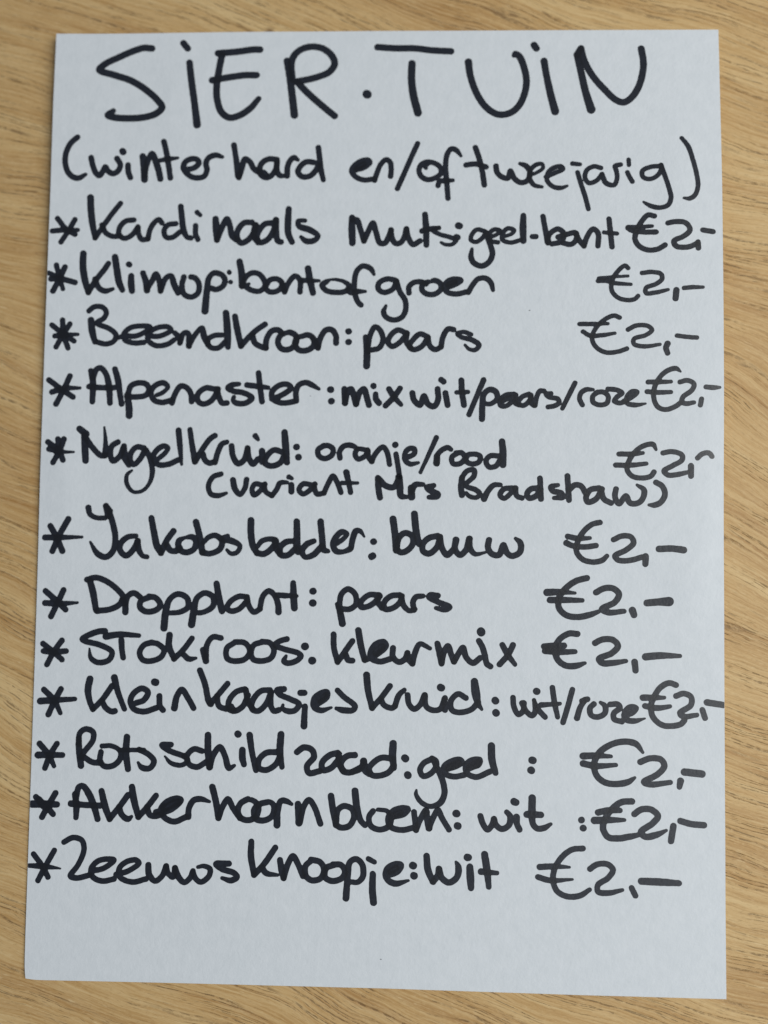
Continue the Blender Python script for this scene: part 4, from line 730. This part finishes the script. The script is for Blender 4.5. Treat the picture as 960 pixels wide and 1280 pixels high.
 ('Akkerhoornbloem:', 13, '''-91.81,-92.52,0.83 -91.25,-96.13,0.92 -91.26,-99.61,0.73
-91.46,-93.72,0.83 -90.64,-90.39,0.83 -89.42,-90.07,0.83 -87.49,-92.45,0.98 -85.83,-96.03,0.92 -84.59,-99.91,0.86
-92.94,-95.43,0.92 -88.30,-95.77,0.83 -83.98,-95.88,0.83
-83.63,-91.47,0.86 -82.43,-95.97,0.98 -80.89,-99.84,0.83
-80.89,-99.84,0.83 -77.81,-95.88,0.83 -75.44,-92.53,0.83
-78.11,-96.19,0.83 -77.11,-98.57,0.83 -75.23,-99.74,0.83 -74.14,-98.99,0.43
-74.28,-90.09,0.92 -73.55,-93.99,0.98 -72.04,-99.07,0.83
-72.04,-99.07,0.83 -69.18,-95.71,0.83 -66.80,-92.54,0.83
-69.48,-96.02,0.83 -68.49,-98.40,0.83 -66.63,-98.66,0.83 -64.81,-98.03,0.83
-66.67,-97.47,0.83 -62.38,-96.78,0.83 -59.07,-93.71,0.83 -60.01,-93.25,0.83 -63.06,-94.09,0.83 -65.15,-96.53,0.83 -64.17,-98.91,0.82 -61.05,-100.23,0.82 -57.40,-98.78,0.82
-64.24,-96.22,1.16 -59.98,-94.33,1.04
-56.66,-98.76,0.82 -56.55,-96.06,0.82 -55.07,-93.63,0.83 -52.93,-93.29,0.82 -50.27,-94.01,0.37
-49.52,-89.62,0.92 -48.30,-94.10,0.92 -47.45,-98.87,0.82
-47.45,-98.87,0.82 -46.13,-95.25,0.82 -44.64,-93.12,0.82 -43.05,-95.79,0.82 -40.83,-98.73,0.82
-38.51,-93.00,0.82 -40.63,-94.24,0.82 -41.50,-96.35,0.82 -40.53,-98.73,0.82 -37.76,-99.27,0.82 -35.65,-97.73,0.82 -35.41,-94.74,0.82 -37.28,-93.28,0.73 -38.81,-93.19,0.61
-32.37,-93.78,0.82 -34.80,-94.43,0.82 -36.60,-96.26,0.82 -35.93,-98.93,0.82 -33.48,-99.30,0.82 -31.06,-97.94,0.82 -30.51,-94.94,0.82 -31.76,-93.77,0.73 -33.89,-94.11,0.61
-29.48,-100.59,0.97 -29.38,-96.41,0.91 -28.40,-93.40,0.82 -26.87,-93.37,0.82 -25.14,-94.24,0.49
-23.19,-94.20,0.91 -22.78,-99.86,0.97
-22.48,-99.55,0.82 -21.35,-94.76,0.82 -19.85,-92.94,0.82 -18.30,-94.70,0.82 -16.25,-99.91,0.82
-13.16,-91.62,0.91 -12.49,-95.78,0.91 -11.50,-100.23,0.82
-11.50,-100.23,0.82 -10.96,-95.76,0.82 -9.15,-94.53,0.82 -6.71,-95.38,0.82 -6.06,-97.75,0.82 -7.54,-100.45,0.82 -9.97,-100.97,0.82 -11.50,-100.23,0.82
-5.87,-89.99,0.97 -5.19,-95.05,0.97 -3.92,-98.89,0.82 -2.69,-100.06,0.82
-0.31,-95.85,0.79 -1.50,-97.66,0.79 -0.86,-100.32,0.79 1.89,-101.33,0.79 4.60,-100.21,0.79 5.18,-97.53,0.79 3.94,-95.77,0.61 1.20,-95.40,0.55
5.48,-97.52,0.79 9.11,-96.56,0.79 10.31,-95.05,0.79 8.48,-94.79,0.79 5.76,-95.73,0.79 4.27,-98.14,0.79 5.21,-100.50,0.79 8.56,-101.32,0.79 11.58,-100.67,0.79
5.78,-97.22,0.97 7.89,-96.29,0.97
12.14,-95.90,0.79 12.80,-101.23,0.79
12.80,-101.23,0.79 14.28,-97.64,0.79 15.77,-95.24,0.79 16.08,-95.83,0.79
15.77,-95.83,0.91 16.73,-100.56,0.97
16.73,-100.56,0.79 18.21,-96.97,0.79 19.40,-95.16,0.79 20.63,-97.52,0.79 22.78,-100.91,0.79
24.86,-96.06,1.03 25.10,-96.12,1.03
25.31,-99.73,1.03 25.49,-99.79,1.03'''),
 ('wit', 13, '''32.23,-96.68,0.82 33.03,-99.03,0.82 34.42,-100.66,0.82 35.74,-99.27,0.82 36.34,-97.48,0.82
36.34,-97.48,0.82 36.95,-99.24,0.82 38.76,-100.39,0.82 40.86,-99.15,0.82 41.15,-96.48,0.82 40.12,-95.31,0.67
42.34,-92.17,1.03 42.94,-92.40,0.97
43.14,-96.73,0.91 43.27,-98.80,0.82 44.05,-100.44,0.82
47.81,-90.98,1.03 47.76,-95.14,1.03 48.07,-98.69,0.82 49.28,-99.97,0.81 51.38,-99.80,0.81 53.41,-98.57,0.42
46.26,-95.89,0.97 50.47,-95.91,0.85'''),
 (':', 13, '''62.57,-97.17,0.90 62.63,-97.17,0.90
63.05,-99.53,0.90 63.17,-99.58,0.90'''),
 ('€', 13, '''77.69,-91.32,0.87 74.71,-91.56,0.87 72.02,-93.40,0.87 69.92,-96.11,0.87 69.02,-99.39,0.87 70.51,-102.01,0.87 73.49,-102.35,0.87 76.47,-101.87,0.87 79.45,-101.21,0.66
67.54,-94.80,0.87 70.52,-94.14,0.87 74.11,-94.06,0.72
66.46,-97.20,1.02 71.12,-96.97,0.87 75.41,-96.87,0.48
78.40,-95.03,0.87 80.37,-93.69,0.87 83.35,-93.62,0.87 85.43,-95.47,0.87 83.93,-97.57,0.87 80.35,-100.31,0.87 81.53,-101.64,0.87 84.81,-101.09,0.87 87.91,-99.67,0.36
90.00,-98.32,0.87 89.26,-102.76,0.87
92.09,-96.80,0.87 95.24,-97.62,0.87 99.10,-97.90,0.87'''),
 ('*', 14, '''-103.90,-110.73,0.76 -100.87,-114.56,0.76 -99.22,-117.51,0.76
-97.55,-109.55,0.76 -99.97,-113.95,0.76 -102.25,-118.57,0.76
-105.61,-114.16,0.55 -100.57,-114.37,0.79 -95.51,-114.88,0.18'''),
 ('Zeeuws', 14, '''-94.69,-106.99,0.76 -91.97,-105.62,0.76 -89.18,-106.41,0.76 -88.47,-109.27,0.76 -90.15,-113.77,0.76 -92.37,-117.09,0.76 -90.63,-117.65,0.76 -86.37,-116.68,0.76
-86.10,-115.49,0.76 -82.14,-114.52,0.76 -79.15,-112.08,0.76 -81.00,-111.81,0.76 -84.05,-112.47,0.76 -86.12,-114.89,0.76 -85.43,-117.26,0.76 -82.63,-118.39,0.76 -78.97,-117.73,0.76
-78.40,-116.35,0.76 -74.75,-115.26,0.76 -71.45,-112.81,0.76 -72.40,-111.94,0.76 -75.45,-112.60,0.76 -77.53,-114.72,0.76 -77.15,-117.10,0.76 -73.43,-118.50,0.76 -69.16,-117.52,0.76
-68.55,-113.35,0.85 -68.29,-116.02,0.91 -66.39,-118.06,0.76 -64.29,-116.53,0.76 -63.15,-113.53,0.76
-63.02,-113.53,0.76 -62.47,-115.60,0.76 -60.91,-116.75,0.76 -60.37,-114.06,0.76
-60.37,-114.06,0.85 -59.39,-116.42,0.91 -57.50,-118.27,0.76 -55.70,-116.93,0.76 -54.84,-114.83,0.76
-54.83,-115.13,0.76 -53.85,-117.18,0.76 -52.30,-118.03,0.76 -49.90,-116.20,0.76 -49.65,-114.12,0.76 -51.51,-113.27,0.61 -53.34,-113.61,0.49
-43.88,-112.38,0.82 -47.85,-112.59,0.82 -45.98,-114.03,0.82 -42.29,-115.13,0.82 -41.34,-116.29,0.82 -43.15,-117.34,0.82 -45.91,-116.70,0.49'''),
 ('knoopje:', 14, '''-37.19,-105.69,0.82 -37.22,-109.98,0.91 -36.18,-115.29,0.82
-36.17,-115.58,0.82 -33.20,-112.26,0.82 -29.83,-107.32,0.82
-33.79,-113.16,0.82 -32.53,-114.91,0.82 -28.99,-115.41,0.42
-28.35,-110.96,0.82 -27.80,-113.91,0.91 -27.14,-116.26,0.82
-27.14,-116.26,0.82 -25.89,-112.09,0.82 -24.42,-109.69,0.82 -22.85,-112.03,0.82 -21.26,-115.54,0.82
-18.62,-110.75,0.82 -20.53,-112.57,0.82 -20.35,-115.52,0.82 -18.50,-116.77,0.82 -15.79,-116.00,0.82 -14.92,-113.33,0.82 -16.18,-111.29,0.82 -18.92,-110.64,0.82
-11.91,-112.09,0.82 -14.20,-113.02,0.82 -14.58,-115.68,0.82 -12.44,-116.82,0.82 -9.42,-115.87,0.82 -8.55,-113.79,0.82 -9.79,-112.04,0.82 -12.22,-111.92,0.82
-6.68,-116.99,0.67 -4.56,-116.94,0.73 -3.08,-115.15,0.82 -3.43,-111.62,0.82 -5.27,-110.18,0.82 -7.07,-111.10,0.82 -7.63,-114.65,0.85 -8.12,-121.71,0.97
-1.51,-110.04,0.73 0.32,-110.95,0.67
-0.12,-114.50,0.85 -0.18,-119.20,0.97 0.23,-122.83,0.97
4.78,-114.69,0.85 7.49,-113.46,0.85 8.37,-111.67,0.85 6.86,-111.41,0.85 4.45,-112.63,0.85 3.75,-114.71,0.85 4.80,-116.45,0.85 6.92,-117.17,0.85 10.66,-116.16,0.30
5.07,-113.80,0.85 6.87,-112.58,0.85
11.88,-111.72,1.03 12.12,-111.77,1.03
12.27,-114.71,1.03 12.39,-114.77,1.03'''),
 ('wit', 14, '''16.08,-108.86,0.88 16.54,-112.97,0.97 18.08,-116.35,0.87
18.08,-116.35,0.87 19.57,-114.38,0.88 19.85,-112.61,0.88
19.85,-112.61,0.88 20.78,-115.24,0.87 22.90,-116.49,0.87 25.29,-114.85,0.87 25.69,-111.90,0.88 24.96,-110.44,0.36
28.39,-109.01,1.03 28.69,-109.00,0.97
29.13,-111.82,0.97 29.33,-115.06,1.09 29.53,-117.99,0.84
33.56,-108.01,0.97 34.31,-112.60,1.03 34.87,-117.58,0.72
32.50,-113.11,0.90 37.32,-113.42,0.60'''),
 ('€', 14, '''63.05,-105.56,0.78 59.77,-105.99,0.78 56.79,-108.25,0.78 54.70,-111.56,0.78 54.12,-115.13,0.78 55.33,-118.35,0.78 58.32,-119.88,0.78 62.20,-119.54,0.78 65.06,-117.70,0.60
50.09,-111.37,0.84 54.40,-111.09,0.78 59.07,-111.22,0.30
49.62,-114.34,0.78 53.22,-115.27,0.78 59.92,-114.82,0.30
65.16,-111.60,0.78 67.24,-110.19,0.78 70.51,-110.10,0.78 72.00,-111.72,0.78 70.52,-114.12,0.78 67.55,-116.27,0.78 67.56,-118.22,0.78 70.52,-118.54,0.78 74.79,-117.54,0.48
77.52,-116.87,0.78 78.64,-119.07,0.78
80.43,-114.79,0.96 85.94,-114.89,1.02 91.57,-115.10,0.78'''),
]
EDGE_TOP = [(-105.32, 147.89), (-87.48, 148.09), (-59.19, 148.87), (-38.6, 149.31), (-0.03, 149.52), (40.74, 149.03), (75.98, 148.64), (105.45, 148.48)]
EDGE_RIGHT = [(105.31, -148.48), (105.28, -125.53), (105.38, -99.77), (105.43, -78.49), (105.46, -54.61), (105.49, -23.25), (105.47, 1.08), (105.33, 25.45), (105.2, 47.5), (105.21, 72.38), (105.41, 100.36), (105.41, 126.43), (105.45, 148.48)]
EDGE_BOTTOM = [(-104.93, -147.53), (-103.65, -147.9), (-98.04, -147.93), (-54.25, -147.92), (3.69, -147.84), (60.96, -148.43), (105.31, -148.48)]
EDGE_LEFT = [(-104.93, -147.53), (-105.34, -145.9), (-105.48, -132.73), (-105.58, -104.17), (-105.69, -63.01), (-105.77, -21.06), (-105.88, 3.93), (-105.8, 29.14), (-105.42, 95.75), (-105.52, 124.54), (-105.32, 147.89)]


def ss(a, b, x):
    t = np.clip((x - a) / (b - a), 0, 1); return t * t * (3 - 2 * t)
def height(X, Y):
    """how far the sheet stands off the table (mm): nearly flat, lifting along the upper right side"""
    X = np.asarray(X, float); Y = np.asarray(Y, float)
    s = np.clip((X + 105) / 210, -.05, 1.05); t = np.clip((Y + 148.5) / 297, -.05, 1.05)
    h = 0.35 + 2.4 * (1 - s) ** 3 * ss(.25, 1, t) + 0.35 * (1 - s) ** 4
    h = h + 4.6 * ss(.25, 1.15, s) * np.exp(-((t - .70) / .34) ** 2)
    h = h + 0.7 * ss(.6, 1, t) * s
    h = h - 0.70 * np.exp(-np.clip(104.5 - X, 0, None) / 3.5) * np.exp(-((t - .50) / .10) ** 2)
    h = h + 0.10 * np.sin(X / 19. + Y / 31.) + 0.08 * np.sin(X / 47. - Y / 23. + 1.3)
    for a, x0, y0, sx, sy in ((.38, -98, 3, 6, 20), (.26, -66, 128, 8, 11), (.30, 95, -27, 7, 14), (-.22, 60, -120, 16, 9), (.2, -30, -128, 22, 8), (.25, 92, 95, 6, 18)):
        h = h + a * np.exp(-((X - x0) / sx) ** 2 - ((Y - y0) / sy) ** 2)
    return h

def mesh_obj(name, verts, faces, mat, parent=None, smooth=True):
    me = bpy.data.meshes.new(name)
    me.from_pydata([tuple(v) for v in verts], [], [tuple(f) for f in faces])
    me.materials.append(mat)
    if smooth: me.polygons.foreach_set('use_smooth', [True] * len(me.polygons))
    me.update()
    o = bpy.data.objects.new(name, me); C.objects.link(o)
    if parent: o.parent = parent
    return o

# ------------------------------------------------------------------ the table top
bm = bmesh.new()
bmesh.ops.create_cube(bm, size=1.0)
for v in bm.verts:
    v.co = Vector((v.co.x * 0.90, v.co.y * 0.80, v.co.z * 0.027 - 0.0135))
bmesh.ops.bevel(bm, geom=bm.edges[:], offset=0.002, segments=3, affect='EDGES')
me = bpy.data.meshes.new('table_top'); bm.to_mesh(me); bm.free()
me.materials.append(WOOD)
table = bpy.data.objects.new('table_top', me); C.objects.link(table)
table['kind'] = 'structure'

# ------------------------------------------------------------------ the sheet
root = bpy.data.objects.new('handwritten_price_list', None); C.objects.link(root)
root['label'] = 'white paper sheet handwritten in black marker, headed SiER·TUiN, lying on the oak table'
root['category'] = 'price list'

def resample(pts, k):
    P = np.array(pts); d = np.r_[0, np.cumsum(np.hypot(*np.diff(P, axis=0).T))]; u = np.linspace(0, d[-1], k)
    return np.c_[np.interp(u, d, P[:, 0]), np.interp(u, d, P[:, 1])]
def smooth_curve(P, it):
    P = P.copy()
    for _ in range(it): P[1:-1] = (P[:-2] + 2 * P[1:-1] + P[2:]) / 4
    return P
NU, NV = 121, 171
T = smooth_curve(resample(EDGE_TOP, NU), 30); B = smooth_curve(resample(EDGE_BOTTOM, NU), 2)
L = smooth_curve(resample(EDGE_LEFT, NV), 3); Rr = smooth_curve(resample(EDGE_RIGHT, NV), 30)
u = np.linspace(0, 1, NU)[None, :, None]; w = np.linspace(0, 1, NV)[:, None, None]
G = (1 - w) * B[None] + w * T[None] + (1 - u) * L[:, None] + u * Rr[:, None] \
    - ((1 - u) * (1 - w) * B[0] + u * (1 - w) * B[-1] + (1 - u) * w * T[0] + u * w * T[-1])
H = height(G[..., 0], G[..., 1])
top = np.dstack([G, H]).reshape(-1, 3) / 1000
bot = top - [0, 0, 0.0001]
faces = []
for j in range(NV - 1):
    for i in range(NU - 1):
        a = j * NU + i
        faces.append((a, a + 1, a + NU + 1, a + NU))
N = NU * NV
faces += [tuple(N + k for k in reversed(f)) for f in faces]
ring = [i for i in range(NU)] + [j * NU + NU - 1 for j in range(1, NV)] + [(NV - 1) * NU + i for i in range(NU - 2, -1, -1)] + [j * NU for j in range(NV - 2, 0, -1)]
K = len(ring)
for q in range(K):
    a, b = 2 * N + q, 2 * N + (q + 1) % K
    faces.append((b, a, a + K, b + K))
sheet = mesh_obj('sheet', np.vstack([top, bot, top[ring], bot[ring]]), faces, PAPER, root)

# ------------------------------------------------------------------ the writing: one mesh per word, the pen strokes fused as wet ink fuses
CELL = 0.22
rng = np.random.default_rng(4)
WAVE = rng.normal(size=(10, 4))
def rag(X, Y):
    """slight bleed of the ink into the paper fibres, mm"""
    s = 0
    for k in range(10):
        a, b, c, d = WAVE[k]
        s = s + np.sin(X * (1.5 + 2.2 * a) + Y * (2.0 + 2.2 * b) + 6 * c)
    return 0.007 * s
def spline(P):
    if len(P) == 2: return P
    out = []
    Q = np.vstack([2 * P[0] - P[1], P, 2 * P[-1] - P[-2]])
    for k in range(1, len(Q) - 2):
        p0, p1, p2, p3 = Q[k - 1:k + 3]
        d = max(np.hypot(*(p2 - p1)[:2]), 1e-6)
        # centripetal knots
        t0 = 0; t1 = max(np.hypot(*(p1 - p0)[:2]), 1e-3) ** .5; t2 = t1 + d ** .5; t3 = t2 + max(np.hypot(*(p3 - p2)[:2]), 1e-3) ** .5
        for t in np.linspace(t1, t2, max(2, int(d / 0.45) + 1), endpoint=False):
            A1 = (t1 - t) / (t1 - t0) * p0 + (t - t0) / (t1 - t0) * p1
            A2 = (t2 - t) / (t2 - t1) * p1 + (t - t1) / (t2 - t1) * p2
            A3 = (t3 - t) / (t3 - t2) * p2 + (t - t2) / (t3 - t2) * p3
            B1 = (t2 - t) / (t2 - t0) * A1 + (t - t0) / (t2 - t0) * A2
            B2 = (t3 - t) / (t3 - t1) * A2 + (t - t1) / (t3 - t1) * A3
            out.append((t2 - t) / (t2 - t1) * B1 + (t - t1) / (t2 - t1) * B2)
    out.append(P[-1])
    return np.array(out)
XR_y, XR_x = np.array(EDGE_RIGHT)[:, 1], np.array(EDGE_RIGHT)[:, 0]
XL_y, XL_x = np.array(EDGE_LEFT)[:, 1], np.array(EDGE_LEFT)[:, 0]
def sdf_word(strokes):
    allp = np.vstack(strokes)
    x0, y0 = allp[:, :2].min(0) - 2.2; x1, y1 = allp[:, :2].max(0) + 2.2
    nx, ny = int((x1 - x0) / CELL) + 2, int((y1 - y0) / CELL) + 2
    xs = x0 + CELL * np.arange(nx); ys = y0 + CELL * np.arange(ny)
    D = np.full((ny, nx), 9.0); coats = np.zeros((ny, nx))
    for P in strokes:
        S = np.full((ny, nx), 9.0)
        for a, b in zip(P[:-1], P[1:]):
            r = max(a[2], b[2]) + 1.2
            i0 = max(int((min(a[0], b[0]) - r - x0) / CELL), 0); i1 = int((max(a[0], b[0]) + r - x0) / CELL) + 2
            j0 = max(int((min(a[1], b[1]) - r - y0) / CELL), 0); j1 = int((max(a[1], b[1]) + r - y0) / CELL) + 2
            X, Y = np.meshgrid(xs[i0:i1], ys[j0:j1])
            e = b[:2] - a[:2]; l2 = max(e @ e, 1e-9)
            t = np.clip(((X - a[0]) * e[0] + (Y - a[1]) * e[1]) / l2, 0, 1)
            d = np.hypot(X - a[0] - t * e[0], Y - a[1] - t * e[1]) - (a[2] + t * (b[2] - a[2]))
            S[j0:j1, i0:i1] = np.minimum(S[j0:j1, i0:i1], d)
        coats += np.clip(0.5 - S / 0.3, 0, 1)
        k = 0.16                                    # ink pools a little in the crotches
        hh = np.clip(k - np.abs(D - S), 0, None) / k
        D = np.minimum(D, S) - hh * hh * k * 0.25
    X, Y = np.meshgrid(xs, ys)
    D = D + rag(X, Y)
    D = np.maximum(D, X - np.interp(Y, XR_y, XR_x) + 0.05)
    D = np.maximum(D, np.interp(Y, XL_y, XL_x) + 0.05 - X)
    return xs, ys, D, coats
def fill_mesh(xs, ys, D):
    """marching squares: polygons of the region D < 0, points shared"""
    ids = {}; V = []; F = []
    def corner(j, i):
        k = (j, i)
        if k not in ids: ids[k] = len(V); V.append((xs[i], ys[j], j, i))
        return ids[k]
    def cut(j, i, j2, i2):
        k = (j, i, j2, i2) if (j, i) < (j2, i2) else (j2, i2, j, i)
        if k not in ids:
            a, b = D[k[0], k[1]], D[k[2], k[3]]; t = a / (a - b)
            t = min(max(t, 0.02), 0.98)
            ids[k] = len(V)
            V.append((xs[k[1]] + t * (xs[k[3]] - xs[k[1]]), ys[k[0]] + t * (ys[k[2]] - ys[k[0]]), k[0], k[1]))
        return ids[k]
    ins = D < 0
    cnt = ins[:-1, :-1].astype(int) + ins[1:, :-1] + ins[:-1, 1:] + ins[1:, 1:]
    for j, i in zip(*np.nonzero(cnt)):
        c = ((j, i), (j, i + 1), (j + 1, i + 1), (j + 1, i))
        poly = []
        for q in range(4):
            a, b = c[q], c[(q + 1) % 4]
            ia, ib = ins[a], ins[b]
            if ia: poly.append(corner(*a))
            if ia != ib: poly.append(cut(*a, *b))
        if len(poly) > 2: F.append(poly)
    return V, F

for text, row, data in WORDS:
    fat = 0.06 if row == 0 else 0.115
    strokes = [spline(np.array([[float(x) for x in p.split(',')] for p in line.split()])) for line in data.split('\n')]
    for P in strokes: P[:, 2] += fat
    xs, ys, D, coats = sdf_word(strokes)
    V, F = fill_mesh(xs, ys, D)
    A = np.array(V)
    jj, ii = A[:, 2].astype(int), A[:, 3].astype(int)
    co = coats[jj, ii]
    z = height(A[:, 0], A[:, 1]) + 0.03
    if text == '*': name, lab = 'asterisk', None
    elif text == '€': name, lab = 'handwritten_price', None
    elif row == 0: name, lab = 'heading_word', ('large dot in the heading' if text == '·' else 'large heading lettering %s' % text)
    elif text == ':': name, lab = 'colon', None
    else: name, lab = 'handwritten_word', 'handwriting reading %s' % text
    o = mesh_obj(name, np.c_[A[:, :2], z] / 1000, F, INK, root, smooth=False)
    if lab: o['label'] = lab
    at = o.data.attributes.new('coats', 'FLOAT', 'POINT'); at.data.foreach_set('value', co.astype(np.float32))

# three tiny marks on the bare paper
for x, y, r in ((2.62, -139.38, 0.28), (-21.60, 31.25, 0.20), (46.38, 58.24, 0.30)):
    ang = np.linspace(0, 2 * np.pi, 9)[:-1]
    ring_ = np.c_[x + r * np.cos(ang) * (1 + 0.3 * np.sin(3 * ang + x)), y + r * 0.6 * np.sin(ang)]
    zz = height(ring_[:, 0], ring_[:, 1]) + 0.03
    mesh_obj('speck', np.c_[ring_, zz] / 1000, [tuple(range(8))], SPECK, root, smooth=False)
